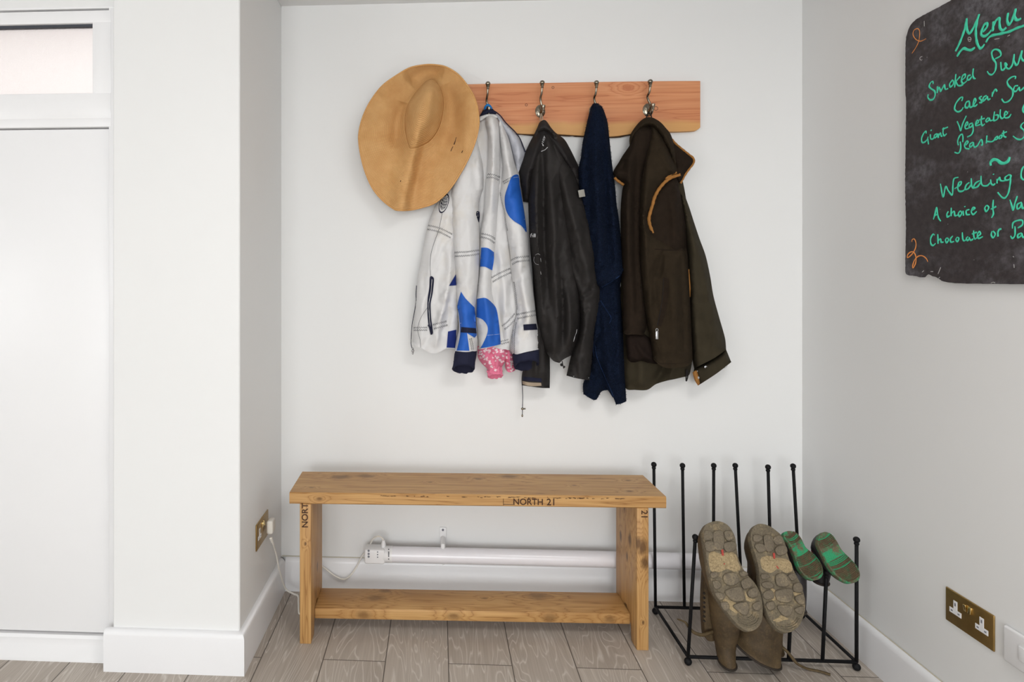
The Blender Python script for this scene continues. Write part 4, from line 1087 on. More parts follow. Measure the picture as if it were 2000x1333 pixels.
W2, b2 = wj.piece('sleeve', [(926, 250), (934, 262), (937, 285), (944, 327), (945, 365), (938, 385), (935, 400), (936.6, 454), (936.5, 489), (935, 535), (932.6, 562), (930, 589), (928.5, 616), (931, 643), (933, 668), (932, 686, 1), (910, 688), (888, 686, 1), (891, 665), (896, 643), (895, 616), (893, 594), (890, 562), (887, 508), (882.6, 467), (881, 416), (879, 380), (884, 345), (900, 300), (915, 268)],
         lambda Q: .030 + .062 * np.clip((Q[:, 1] - 270) / 260, 0, 1), .056, 24, M_WHITE, hem=[(887, 687), (910, 690), (933, 687)], folds=[([(915, 420), (918, 480), (914, 540)], 9, .005), ([(905, 560), (915, 600), (926, 640)], 7, -.005), ([(930, 270), (924, 320), (930, 370)], 7, -.007)], wr=.004, seed=9, label='left sleeve with a blue flame-shaped patch')
W6, b6 = wj.piece('collar_lining', [(964, 219, 1), (975, 226), (985, 239), (1006, 260), (1014, 272), (1025, 297), (1017, 325), (1012, 338, 1), (1004, 312), (999, 294), (992, 268), (980, 246), (970, 229)], (220, .048, 340, .052), .022, 16, M_LINING, folds=[([(1010, 275), (1014, 300), (1010, 330)], 6, .007), ([(1000, 330), (1015, 318), (1022, 308)], 4, -.006)], wr=.005, label='pale grey collar lining')
mb = MB(); wj.line(mb, [(962, 214), (970, 220), (978, 227), (988, 240), (1007, 259), (1016, 272), (1025, 296)], .0022, .0)
pts = [at_y(u, v, YW - .062) for u, v in catmull([(960, 214), (970, 220), (978, 227), (988, 240), (1007, 259), (1016, 272), (1026, 297)], 3)]
MB().tube(pts, .0021, 8).out('navy_piping', M_NAVY, W6)
W7, _ = wj.piece('collar', [(936, 228, 1), (940, 221), (947, 213.5), (960, 211.5), (964.5, 215), (970, 221), (966, 224), (952.5, 222.5), (944, 226)], .064, .022, 7, M_NAVY, wr=.002, smooth=3, label='navy collar')
wj.piece('under_collar', [(936, 229), (945, 225), (953, 223), (966, 223.5), (972, 230), (966, 229), (953, 227), (946, 232), (937, 236)], .068, .024, 6, M_WHITE, wr=.002, smooth=3)
MB().tube(smooth3([at_y(947, 213, YW - .064), at_y(948.5, 208, YW - .074), at_y(953, 205, YW - .078), at_y(957.5, 208, YW - .074), at_y(960, 213, YW - .064)], 5), .0042, 8, flat=(Vector((0, 1, 0)), .6)).out('hanging_loop', M_LOOP, wj.root)
p_ = lambda name, poly, mat, par, only, **k: wj.patch(name, poly, mat, par, only=only, **k)
p_('blue_patch', ZA([(572, 785), (630, 772), (645, 870), (660, 960), (680, 1080), (700, 1220), (706, 1303), (660, 1245), (590, 1200), (540, 1150), (510, 1080), (503, 980), (528, 890)]), M_BLUE, W5, b5)
p_('blue_patch', ZB([(592, 311, 1), (640, 314), (685, 345, 1), (684, 400), (672, 476, 1), (620, 450), (582, 449, 1)]), M_BLUE, W3, b3)
p_('blue_patch', ZB([(560, 682, 1), (620, 675), (660, 700), (700, 750), (722, 870), (733, 1010, 1), (660, 1028), (584, 1040, 1), (605, 1005), (635, 935), (637, 880), (602, 832), (556, 814, 1)]), M_BLUE, W3, b3)
p_('blue_patch', ZB([(446, 630, 1), (480, 680), (545, 745, 1), (550, 800), (556, 888), (560, 946, 1), (545, 963, 1), (490, 930, 1), (507, 1058, 1), (414, 1056, 1), (432, 980), (440, 920), (430, 800), (420, 735), (430, 680)]), M_BLUE, W2, b2)
p_('navy_strap', ZB([(447, 886, 1), (553, 894, 1), (560, 932, 1), (442, 924, 1)]), M_NAVY, W2, b2, off=.0060)
p_('navy_strap', ZB([(896, 868, 1), (990, 861, 1), (1000, 905, 1), (900, 910, 1)]), M_NAVY, W5, b5, off=.0060)
p_('navy_panel', ZB([(408, 505, 1), (412, 584, 1), (360, 588, 1), (385, 545)]), M_NAVYT, W1, b1)
p_('blue_patch', ZB([(352, 918, 1), (412, 905, 1), (412, 1038, 1), (342, 1034, 1)]), M_NAVYT, W1, b1)
# zip pocket, emblem, toggle cord
zp = p_('pocket_zip', ZB([(222, 520), (250, 532), (241, 640), (226, 720), (230, 820), (243, 930), (226, 942), (206, 830), (203, 700), (216, 600)]), M_NAVY, W1, b1, off=.003)
mb = MB(); wj.line(mb, ZB([(236, 540), (228, 640), (214, 715), (218, 820), (228, 925)]), .0013, .005, b1); mb.out('zip_teeth', M_ZIP, zp)
mb = MB(); wj.line(mb, ZB([(210, 870), (228, 905), (232, 940)]), .0035, .006, b1); mb.out('zip_pull', M_NAVY, zp)
def ringpoly(cx, cy, rx, ry, rot, n=28, k=1.0):
    return [(cx + k * (rx * math.cos(a) * math.cos(rot) - ry * math.sin(a) * math.sin(rot)), cy + k * (rx * math.cos(a) * math.sin(rot) + ry * math.sin(a) * math.cos(rot))) for a in np.linspace(0, 2 * PI, n, endpoint=False)]
ec = (867, 397.5, 8.5, 20, .32)
em = p_('emblem', ringpoly(*ec), M_NAVY, W1, b1, off=.002, label='round navy globe emblem')
p_('emblem_ring', ringpoly(*ec, k=.86), M_WHITE, em, b1, off=.0028); p_('emblem_globe', ringpoly(*ec, k=.66), M_NAVY, em, b1, off=.0036)
mb = MB(); C = np.array(ec[:2]); E = lambda a, b: tuple(C + np.array([a * ec[2] * math.cos(.32) - b * ec[3] * math.sin(.32), a * ec[2] * math.sin(.32) + b * ec[3] * math.cos(.32)]))
for k in (-.30, 0.0, .30): wj.line(mb, [E(-.6, k - .12), E(0, k), E(.6, k - .12)], .0011, .0042, b1)
for k in (-.3, .05, .38): wj.line(mb, [E(k * .6, -.62), E(k, 0), E(k * .6, .62)], .0011, .0042, b1)
mb.out('globe_lines', M_WHITE, em)
e2 = p_('emblem', ZA([(252, 1106), (268, 1112), (272, 1150), (264, 1214), (250, 1180), (238, 1140), (242, 1112)]), M_NAVY, W2, b2, off=.002)
mb = MB(); wj.line(mb, ZA([(246, 1125), (256, 1118), (262, 1132), (252, 1142), (258, 1158)]), .0008, .0035, b2); mb.out('emblem_line', M_WHITE, e2)
mb = MB(); z_ = wj.zig
z_(mb, ZB([(206, 164), (290, 184), (376, 226)]), gap=7.5, amp=1.7, only=b1); z_(mb, ZB([(104, 900), (200, 898)]), gap=5, amp=1.6, only=b1); z_(mb, ZB([(246, 884), (344, 858)]), gap=8, amp=1.8, only=b1)
wj.line(mb, ZB([(310, 60), (285, 180), (250, 280), (228, 360), (222, 460), (226, 515)]), .0007, .001, b1); wj.line(mb, ZB([(215, 730), (160, 810), (132, 900), (150, 980), (155, 1040)]), .0006, .001, b1)
mb.out('zigzag_stitching', M_STITCH, W1)
mb = MB(); z_(mb, ZB([(400, 360), (500, 354), (578, 342)]), gap=7.5, amp=1.8, only=b2); z_(mb, ZB([(514, 968), (524, 1010), (530, 1050)]), rows=2, gap=3.5, amp=1.1, only=b2); mb.out('zigzag_stitching', M_STITCH, W2)
mb = MB(); z_(mb, ZB([(592, 222), (650, 236), (696, 268)]), gap=7, amp=1.8, only=b3); z_(mb, ZA([(335, 782), (390, 780), (455, 806)]), gap=6, amp=1.8, only=b3); mb.out('zigzag_stitching', M_STITCH, W3)
mb = MB(); z_(mb, ZB([(668, 545), (730, 510), (806, 476)]), gap=8, amp=1.8, only=b4); z_(mb, ZB([(752, 890), (790, 860), (845, 800)]), gap=8, amp=1.8, only=b4); z_(mb, ZB([(735, 1000), (790, 985)]), gap=5, amp=1.5, only=b4); mb.out('zigzag_stitching', M_STITCH, W4)
mb = MB(); z_(mb, ZB([(808, 420), (850, 398), (940, 388)]), gap=8, amp=1.8, only=b5); z_(mb, ZB([(850, 810), (900, 800), (990, 782)]), gap=8, amp=1.8, only=b5); z_(mb, ZB([(822, 560), (836, 660), (845, 760)]), rows=2, gap=3.5, amp=1.2, only=b5); z_(mb, ZB([(838, 850), (824, 950), (822, 1080)]), rows=2, gap=4, amp=1.2, only=b5)
z_(mb, ZA([(490, 845), (530, 822), (570, 800)]), rows=2, gap=4, amp=1.4, only=b5); z_(mb, ZA([(458, 930), (470, 1000), (500, 1100), (510, 1190), (530, 1290)]), rows=1, amp=1.0, only=b5); mb.out('zigzag_stitching', M_STITCH, W5)
mb = MB(); wj.line(mb, ZB([(636, 946), (728, 936)]), .0005, .0032, b3); wj.line(mb, ZA([(586, 796), (636, 790)]), .0005, .0032, b5); mb.out('seam_stitching', M_WSTITCH, W3)
cuff(wj, 'cuff', (890.5, 685, 931, 686, .114), (883, 721, 927, 722, .118), M_NAVY, W2, .030, ruff=.0015)
cuff(wj, 'cuff', (1001, 693, 1053, 682, .104), (1004, 716, 1053, 712, .108), M_NAVY, W5, .036)
mb = MB()
cpt = [at_y(u, v, YW - .075) for u, v in ZB([(124, 585), (120, 650), (121, 700), (108, 780), (92, 870), (86, 960), (85, 1010), (96, 1052)])]
mb.tube(smooth3(cpt, 4), .0013, 6); cdo = mb.out('drawcord', M_NAVY, W1)
mb = MB(); c = at_y(806.3, 686, YW - .076); mb.ball(c, .0058, 3, (1, 1, .85)).lathe([(.003, .004), (.0035, .010), (.002, .012)], Matrix.Translation(c), 10).lathe([(.002, -.013), (.0035, -.009), (.003, -.004)], Matrix.Translation(c), 10)
c2 = at_y(803, 666, YW - .076); mb.ball(c2, .0032, 2, (1, 1, 1.6)); mb.out('toggle', M_ZIP, cdo)

# ---- black jacket
bj = Garment('black_jacket', H2 + Vector((0, -.03, -.03)), 'faded black hooded shell jacket hanging on the second hook between white jacket and navy towel', 'jacket')
Bh, bh = bj.piece('hood', ZE([(300, 474), (325, 474), (350, 500), (378, 545), (430, 600), (510, 660), (560, 740), (620, 860), (655, 940), (672, 1040), (690, 1160), (650, 1150), (560, 1000), (480, 900), (380, 1000), (240, 1100), (170, 1280, 1), (108, 1272, 1), (92, 1140), (68, 1000), (118, 820), (165, 710), (222, 600), (250, 540), (270, 495)]), (235, .050, 400, .046), .045, 22, M_BLACKD,
         folds=[([(1058, 262), (1044, 300), (1030, 350), (1026, 388)], 8, .012), ([(1072, 258), (1096, 290), (1116, 330)], 7, .012), ([(1040, 330), (1036, 365)], 5, -.008)], wr=.004, seed=3, label='hood hanging flat behind the shoulders')
Bl, bl = bj.piece('sleeve', ZC([(72, 380), (100, 420), (112, 600), (130, 800), (145, 950), (156, 1060), (156, 1182, 1), (120, 1181), (40, 1170, 1), (40, 1135), (50, 1080), (70, 1000), (92, 900), (90, 800), (84, 700), (75, 600), (70, 450)]), (380, .040, 757, .046), .040, 20, M_BLACK, hem=[(1017, 752), (1057, 759), (1075, 758)], folds=[([(1052, 640), (1050, 690), (1045, 740)], 6, .010), ([(1062, 660), (1064, 740)], 6, .008)], seed=4)
Bb, bb = bj.piece('body', ZE([(290, 590), (330, 575), (380, 600), (430, 680), (480, 760), (560, 900)]) + ZC([(250, 500), (270, 700), (283, 800), (283, 900), (275, 965), (258, 1020), (246, 1046, 1), (215, 1062), (196, 1078, 1), (172, 1070), (146, 1040), (128, 1010), (104, 900), (98, 800), (88, 700), (75, 600), (68, 450), (68, 330), (78, 250), (95, 200), (115, 160)]), (260, .060, 715, .074), .058, 30, M_BLACK, hem=[(1066, 690), (1082, 706), (1093, 711), (1102, 703), (1117, 696)],
         folds=[([(1050, 300), (1048, 400), (1052, 520), (1060, 640)], 9, .018, .6), ([(1060, 270), (1061, 350), (1064, 480), (1074, 600)], 6, -.016), ([(1076, 330), (1082, 440), (1086, 560), (1090, 690)], 9, .018), ([(1088, 480), (1096, 560), (1098, 640), (1094, 700)], 6, -.014), ([(1108, 560), (1114, 620), (1112, 680)], 7, .012), ([(1070, 600), (1080, 650), (1082, 700)], 7, .010), ([(1040, 520), (1058, 540), (1070, 548)], 5, -.006)], wr=.006, seed=6, wsc=(18, 70), label='front of the jacket, zip partly hidden in the folds')
Bs, bs = bj.piece('sleeve', ZE([(350, 590), (400, 600), (440, 680), (520, 820), (600, 980), (640, 1090), (670, 1200)]) + ZC([(300, 412), (312, 452), (332, 520), (347, 600), (357, 700), (363, 790), (356, 880), (341, 960), (331, 1050), (322, 1150, 1), (270, 1142), (225, 1130, 1), (244, 1050), (270, 972), (281, 900), (268, 800), (238, 700), (216, 600), (192, 500), (176, 380), (166, 280), (160, 200)]), (260, .066, 745, .070), .060, 26, M_BLACK, hem=[(1104, 734), (1128, 741), (1153, 745)],
         folds=[([(1092, 330), (1118, 420), (1140, 500), (1152, 560)], 9, .014), ([(1084, 340), (1100, 440), (1120, 520), (1136, 580)], 7, -.010), ([(1110, 500), (1128, 560), (1150, 590)], 7, .010), ([(1125, 570), (1140, 620), (1134, 690)], 8, .010), ([(1160, 560), (1146, 575), (1126, 580)], 5, -.010), ([(1150, 600), (1140, 612), (1130, 615)], 5, -.007), ([(1124, 690), (1130, 710), (1132, 735)], 6, .006)], wr=.006, seed=8, wsc=(20, 60), label='right sleeve with an open buttoned cuff')
Bc, bc = bj.piece('collar', ZE([(300, 474), (325, 474), (350, 500), (380, 545), (420, 595), (445, 650), (420, 660), (380, 605), (330, 575), (285, 580), (245, 610), (226, 640), (230, 590), (250, 540), (272, 495)]), (235, .078, 270, .112), .026, 7, M_BLACK, wr=.003, smooth=3, label='folded collar stand')
MB().tube(smooth3([at_y(1055, 236, YW - .078), at_y(1055.5, 229, YW - .072), at_y(1057, 222, YW - .060), at_y(1059, 229, YW - .072), at_y(1060, 236, YW - .078)], 5), .0022, 8).out('hanging_loop', M_KHAKI, bj.root)
t_ = bj.patch('velcro_tab', ZC([(42, 1152, 1), (70, 1158), (120, 1160, 1), (122, 1172, 1), (80, 1174), (44, 1166, 1)]), M_KHAKI, Bl, only=bl, off=.003); t_ and t_.__setitem__('label', 'khaki velcro cuff tab')
bj.patch('velcro_strip', ZC([(45, 1134, 1), (122, 1142, 1), (122, 1157, 1), (42, 1149, 1)]), M_NAVY, Bl, only=bl, off=.003)
mb = MB()
for pl in ([(314, 628), (318, 640)], [(306, 642), (324, 648)], [(302, 656), (320, 662)], [(299, 668), (316, 676)], [(294, 684), (310, 692)], [(292, 700), (300, 708), (308, 726), (296, 716)], [(285, 780), (320, 765), (342, 745), (348, 738)]):
    bj.line(mb, ZE(pl), .0013, .002)
o = mb.out('white_print', M_PRINT, Bb); o['label'] = 'white lettering inside the collar'
mb = MB()
for pl in ([(68, 556), (73, 544)], [(78, 558), (78, 546), (82, 543)], [(76, 549), (82, 549)], [(86, 558), (86, 548)], [(91, 558), (91, 543)], [(96, 558), (96, 543)]):
    bj.line(mb, ZC(pl), .0015, .002)
for pl in ([(92, 640), (90, 655), (98, 668), (110, 672)], [(96, 632), (108, 626), (116, 632)], [(118, 645), (120, 660)], [(118, 700), (120, 712)]):
    bj.line(mb, ZC(pl), .0005, .002)
o = mb.out('white_print', M_PRINT, Bb); o['label'] = 'small white chest lettering'
c = at_y(1136, 378, YW - .115)
MB().box((c.x - .011, c.y - .0008, c.z - .013), (c.x + .011, c.y + .0008, c.z + .013), .0005, 1, Matrix.Translation(c) @ Matrix.Rotation(-.18, 4, 'Y') @ Matrix.Translation(-c)).out('fabric_tag', m_plain('grey_tag', L(150, 147, 140), .8), Bs)
mb = MB(); bj.line(mb, ZC([(268, 938), (266, 952), (260, 968), (254, 990)]), .0014, .0015); mb.out('zip', M_ZIP, Bb)
mb = MB(); mb.tube(smooth3([at_y(1020, 752, YW - .055), at_y(1021, 775, YW - .055), at_y(1020.5, 797, YW - .055), at_y(1020, 815, YW - .055)], 5), .0013, 6)
dc = mb.out('drawcord', M_NAVY, Bl)
mb = MB(); mb.ball(at_y(1020.5, 799, YW - .055), .0058, 3, (1, .8, .8)).ball(at_y(1025, 799, YW - .056), .0034, 2).ball(at_y(1020, 812.5, YW - .055), .0036, 2, (1, 1, 1.5)); mb.out('toggle', M_HOOK, dc)
mb = MB(); mb.tube(smooth3([at_y(1098, 706, YW - .105), at_y(1099, 712, YW - .11), at_y(1101, 720, YW - .108)], 4), .0016, 6).ball(at_y(1097, 713, YW - .11), .0055, 3).ball(at_y(1102, 717, YW - .108), .004, 2); mb.out('hem_toggle', M_BLACKD, Bb)
for q in ((1120, 738.5), (1149, 741.5)): MB().ball(bj.hit(q[0] + .5, q[1] - 3, .001) or at_y(*q, YW - .09), .0022, 2).out('press_stud', M_ZIP, Bs)

# ---- navy towel
tw = Garment('towel', H3 + Vector((0, -.03, -.03)), 'navy terry towel draped over the third hook', 'towel')
T2, t2 = tw.piece('lower_fold', ZC([(330, 640), (400, 600), (456, 700), (447, 760), (456, 900), (461, 1000), (466, 1130), (473, 1236, 1), (452, 1246), (430, 1250, 1), (416, 1216), (396, 1190, 1), (370, 1196), (348, 1230), (326, 1226), (295, 1206, 1), (295, 1160), (325, 1100), (334, 1000), (345, 880), (340, 760)]), (500, .030, 790, .040), .042, 18, M_TOWEL, hem=[(1139, 771), (1163, 782), (1187, 763), (1203, 792), (1224, 785)],
         folds=[([(1180, 600), (1186, 680), (1196, 760)], 10, .018), ([(1166, 700), (1180, 740), (1190, 775)], 6, -.016), ([(1205, 580), (1208, 680), (1212, 770)], 8, .014), ([(1150, 720), (1152, 768)], 6, .010)], wr=.006, seed=3, step=2.4, rough=.0013, wsc=(14, 40), label='longer underlying fold of the towel')
T3, t3 = tw.piece('turned_fold', ZC([(345, 812), (366, 818), (392, 860), (411, 892), (404, 912), (372, 960), (342, 1006), (345, 1040), (372, 1110), (404, 1180), (418, 1222), (398, 1192), (372, 1150), (346, 1080), (330, 1010), (336, 900)]), (580, .058, 770, .062), .026, 10, M_TOWEL, folds=[([(1172, 590), (1185, 625), (1164, 672)], 5, .008)], wr=.005, seed=5, step=2.4, rough=.0013, wsc=(14, 30))
T1, t1 = tw.piece('upper_fold', ZE([(790, 314), (812, 308), (842, 312), (880, 345), (905, 400), (932, 490), (946, 600), (961, 750), (971, 850), (990, 1000), (1010, 1150), (1021, 1290)]) + ZC([(440, 470), (450, 560), (463, 690, 1), (440, 722), (405, 742), (370, 766, 1), (340, 760), (320, 640), (300, 520), (282, 400), (275, 300)]) + ZE([(652, 930), (672, 840), (690, 690), (722, 545), (748, 430), (770, 350)]), (202, .066, 560, .066), .050, 24, M_TOWEL, hem=[(1175, 563), (1192, 551), (1208, 541), (1219, 527)],
         folds=[([(1166, 240), (1164, 330), (1168, 430), (1176, 540)], 8, .016), ([(1178, 260), (1182, 350), (1188, 450), (1196, 540)], 6, -.012), ([(1150, 280), (1148, 360), (1156, 450)], 7, -.012), ([(1192, 330), (1200, 430), (1208, 520)], 7, .012)], wr=.006, seed=7, step=2.4, rough=.0013, wsc=(14, 50), label='upper fold of the towel hanging over the hook')
mb = MB()
for pl in (ZC([(366, 820), (392, 862), (410, 892), (402, 914)]), ZC([(344, 1006), (350, 1050), (378, 1120), (408, 1188), (418, 1216)]), ZC([(372, 764), (410, 742), (446, 716), (462, 692)])):
    tw.line(mb, pl, .0016, .0)
mb.out('selvedge', m_cloth('towel_selvedge', L(26, 46, 80), .2, 300, .4, .9), T2)
# loose pile loops standing along the outline
mb = MB(); r5 = random.Random(3)
for pc_ in (T1, T2):
    me = pc_.data; n2 = len(me.vertices)
    for k in range(2600):
        v = me.vertices[r5.randrange(n2 // 2)]
        p = v.co; d = (v.normal + Vector((r5.uniform(-.6, .6), r5.uniform(-.3, .3), r5.uniform(-.6, .6)))).normalized() * r5.uniform(.0022, .0042)
        s_ = Vector((r5.uniform(-1, 1), 0, r5.uniform(-1, 1))).normalized() * .0011
        mb.add([p - s_, p + s_, p + s_ * .4 + d, p - s_ * .4 + d], [(0, 1, 2, 3)])
o = link('terry_pile', mb.v, mb.f, M_TOWEL, tw.root, local=True); o['kind'] = 'stuff'

# ---- dark green coat behind the gilet
gc = Garment('green_coat', H4 + Vector((0, -.015, -.04)), 'dark green coat on the fourth hook, hanging behind the brown fleece gilet', 'coat')
C0, c0 = gc.piece('body', [(1268, 236), (1300, 262), (1330, 340), (1345, 430), (1350, 560), (1352, 700), (1346, 733), (1334, 737), (1318, 741), (1303, 744), (1281, 751), (1264, 762), (1240, 762), (1222, 759), (1217, 720), (1214, 600), (1212, 480), (1222, 360), (1245, 270)], (236, .022, 760, .034), .035, 26, M_OLIVE, hem=[(1220, 760), (1240, 764), (1264, 763), (1282, 752), (1304, 745), (1346, 734)],
         folds=[([(1250, 700), (1252, 730), (1248, 758)], 12, .014), ([(1300, 705), (1290, 730), (1276, 750)], 8, -.014), ([(1318, 712), (1312, 728), (1306, 742)], 6, .010)], step=4.2, label='lower hem of the coat showing under the gilet')
C1, c1 = gc.piece('sleeve', ZD([(375, 340), (392, 380), (424, 460), (450, 540), (474, 612), (502, 690), (522, 780), (537, 870), (561, 960), (589, 1060), (594, 1112, 1), (540, 1150), (462, 1190, 1), (452, 1200), (442, 1150), (428, 1000), (425, 850), (415, 700), (405, 560), (390, 440)]), (345, .050, 720, .052), .062, 27, M_OLIVE, hem=[(1419, 683), (1395, 702), (1359, 721)],
         folds=[([(1352, 440), (1368, 540), (1386, 620), (1396, 690)], 12, .012), ([(1345, 480), (1352, 580), (1360, 690)], 8, .008), ([(1362, 500), (1375, 580), (1390, 640)], 7, -.008)], wr=.004, seed=2, wsc=(22, 80), label='right sleeve of the coat')
C2, c2_ = gc.piece('cuff', ZD([(452, 1192, 1), (520, 1160), (594, 1112, 1), (604, 1136), (617, 1168, 1), (550, 1220), (470, 1272, 1), (458, 1246), (446, 1216, 1)]), (690, .058, 750, .062), .052, 16, M_OLIVE, hem=[(1428, 708), (1400, 731), (1364, 755)], wr=.003, label='buttoned sleeve cuff')
gc.piece('cuff_fold', ZD([(443, 1214, 1), (462, 1206), (476, 1262), (468, 1274, 1), (452, 1248)]), .100, .014, 5, M_TAN, wr=.001, smooth=2)
for (x, y) in ((502, 1190), (468, 1238), (465, 1212)):
    h = gc.hit(1160 + x / 2.3, 200 + y / 2.3, .0005)
    if h: MB().lathe([(.0048, 0), (.0046, .0015), (.0026, .002), (.0024, .0008), (.0004, .0008)], Matrix.Translation(h) @ Matrix.Rotation(PI / 2, 4, 'X'), 16).out('press_stud', M_ZIP, C2, sharp=40)
mb = MB()
for pl in ([(1418, 706), (1420, 716), (1412, 720)], [(1378, 732), (1376, 742), (1370, 748)], [(1362, 748), (1366, 752)]): mb.tube([at_y(u, v, YW - .10) for u, v in catmull(pl, 2)], .0004, 4)
mb.out('loose_thread', M_OLIVE, C2)
gc.piece('sleeve', [(1225, 560), (1222, 650), (1212, 720), (1200, 754), (1184, 758), (1172, 755), (1174, 742), (1186, 700), (1200, 620), (1212, 560)], (560, .012, 755, .018), .020, 12, M_OLIVE, hem=[(1171, 756), (1184, 760), (1201, 755)], label='left sleeve end peeping out behind the towel')
mb = MB().tube(smooth3([at_y(1342, 722, YW - .07), at_y(1343.5, 734, YW - .072), at_y(1340.5, 745, YW - .072), at_y(1340, 738, YW - .07), at_y(1341, 722, YW - .07)], 5), .0022, 6).out('drawcord', M_BLACKD, C0)

# ---- brown fleece gilet
gl = Garment('fleece_gilet', H4 + Vector((0, -.03, -.03)), 'dark brown fleece gilet with tan bound armholes on the fourth hook', 'gilet')
Gb, gb = gl.piece('back', ZD([(300, 372), (385, 322), (378, 360), (392, 430), (412, 550), (417, 650), (427, 750), (433, 900), (442, 1130), (430, 1160), (330, 1170), (270, 1000), (240, 700), (240, 480)]), (345, .070, 700, .080), .040, 22, M_FLEECE, folds=[([(1312, 380), (1318, 450), (1320, 500)], 9, .008)], wr=.003, seed=4, label='back of the gilet seen through the armhole')
Gl, gl_ = gl.piece('left_front', ZE([(1240, 520), (1300, 520), (1400, 560), (1380, 700), (1330, 840), (1290, 980)]) + ZD([(212, 480), (212, 700), (222, 800), (238, 1000), (222, 1048, 1), (185, 1044), (150, 1046, 1), (133, 1032), (131, 900), (128, 750), (121, 600), (120, 480), (128, 390)]) + ZE([(1092, 1108, 1), (1050, 1076), (998, 1038, 1), (990, 975), (1040, 890), (1080, 822), (1120, 765), (1150, 715), (1160, 640), (1190, 570)]), (240, .075, 655, .082), .045, 26, M_FLEECE, hem=[(1217, 650), (1225, 656), (1240, 655), (1257, 656)],
         folds=[([(1236, 270), (1228, 340), (1226, 420), (1228, 540)], 9, .014), ([(1244, 300), (1240, 400), (1242, 520), (1246, 620)], 6, -.012), ([(1222, 310), (1212, 335)], 8, -.006)], wr=.004, seed=6, wsc=(22, 90), label='left front of the gilet')
gl.piece('lining', ZD([(150, 1040), (222, 1040), (262, 1080), (275, 1150), (290, 1176), (220, 1168), (160, 1164), (146, 1110)]), (650, .072, 710, .074), .032, 14, M_FLLIN, folds=[([(1240, 665), (1255, 690), (1275, 705)], 6, .008)], wr=.003)
Gr, gr = gl.piece('right_front', ZE([(1360, 525), (1400, 520), (1450, 580), (1520, 700), (1580, 840), (1632, 990), (1612, 1020, 1), (1560, 1030), (1490, 1080), (1430, 1150), (1390, 1230), (1368, 1320)]) + ZD([(244, 500), (252, 560), (274, 594), (302, 612, 1), (360, 640), (414, 660), (424, 750), (432, 900), (443, 1140), (440, 1170), (420, 1186, 1), (380, 1192), (340, 1196, 1), (318, 1192), (300, 1185, 1), (284, 1172), (265, 1150), (256, 1080), (240, 1000), (224, 900), (214, 800), (206, 700), (205, 400), (228, 250), (250, 150)]), (240, .082, 720, .092), .054, 30, M_FLEECE2, hem=[(1274, 702), (1290, 717), (1308, 722), (1342, 717), (1352, 709)],
         folds=[([(1262, 280), (1258, 380), (1258, 480), (1262, 560)], 8, .012), ([(1290, 290), (1305, 320), (1320, 345)], 10, .010), ([(1292, 490), (1290, 520), (1284, 545)], 6, -.010), ([(1310, 500), (1316, 600), (1318, 700)], 12, .012), ([(1332, 490), (1334, 580), (1338, 690)], 8, -.010), ([(1268, 560), (1266, 620), (1276, 690)], 8, .012), ([(1283, 500), (1278, 560), (1284, 620)], 6, -.006)], wr=.004, seed=8, wsc=(24, 90), label='right front of the gilet with a zipped pocket')
Gf, gf = gl.piece('collar_flap', ZE([(1500, 580), (1545, 610), (1572, 680), (1640, 742), (1738, 820), (1774, 862), (1768, 900), (1738, 940), (1700, 992), (1646, 1092, 1), (1600, 1060), (1560, 900), (1500, 760), (1440, 640)]), (255, .064, 360, .066), .036, 16, M_FLEECE, folds=[([(1330, 290), (1336, 320), (1328, 345)], 7, -.006)], wr=.004, label='turned-out collar flap')
Gc, gcv = gl.piece('collar', ZE([(1322, 445), (1380, 452), (1450, 494), (1502, 550), (1545, 604), (1575, 690), (1590, 800), (1600, 900), (1570, 860), (1520, 760), (1460, 650), (1400, 570), (1372, 540), (1330, 535), (1270, 560), (1210, 610), (1170, 670), (1150, 718), (1148, 650), (1170, 590), (1226, 512), (1272, 468)]), (229, .082, 320, .104), .040, 10, M_FLEECE2, folds=[([(1262, 238), (1285, 246), (1300, 262)], 6, .006)], wr=.003, smooth=4, label='stand collar folded over')
def binding(pl, r, G, par, d=None):
    C = catmull(pl, 3)
    pts = [(G.hit(u, v, 0) or None) if d is None else at_y(u, v, YW - d(i / (len(C) - 1))) for i, (u, v) in enumerate(C)]
    pts = [p for p in pts if p is not None]
    rr_ = [r * (1 + .12 * math.sin(i * 1.9)) for i in range(len(pts))]
    return MB().tube(pts, rr_, 9).out('armhole_binding', M_TAN, par)
binding(ZE([(1626, 1000), (1632, 1010), (1600, 1018), (1550, 1038), (1490, 1082), (1430, 1155), (1390, 1235), (1370, 1310)]) + ZD([(247, 520), (254, 560), (276, 596), (303, 613)]), .0062, gl, Gr, lambda k: .105 - .004 * k)
o = binding(ZE([(1606, 985), (1560, 1000), (1500, 1040), (1560, 1026), (1622, 1018)]), .0042, gl, Gr, lambda k: .108)
binding(ZE([(1002, 1036), (1030, 1064), (1062, 1086), (1092, 1108)]), .0048, gl, Gl, lambda k: .092)
binding(ZE([(1560, 660), (1600, 705), (1640, 740), (1690, 780), (1738, 818), (1766, 840), (1778, 866), (1770, 900), (1738, 942), (1700, 994), (1670, 1045), (1646, 1092)]), .0038, gl, Gf, lambda k: .070)
MB().tube([at_y(u, v, YW - .083) for u, v in ZD([(425, 750), (428, 790), (431, 830), (430, 875)])], .0028, 8).out('tan_trim', M_TAN, Gb)
Zp = gl.patch('pocket_welt', ZD([(314, 786, 1), (338, 796, 1), (334, 870), (324, 935), (302, 1008, 1), (288, 1000, 1), (300, 940), (310, 870)]), M_FLEECE, Gr, only=gr, off=.0045)
mb = MB(); gl.line(mb, ZD([(313, 790), (308, 880), (298, 940), (285, 1004)]), .0012, .003, gr); mb.out('pocket_zip', M_BLACKD, Gr)
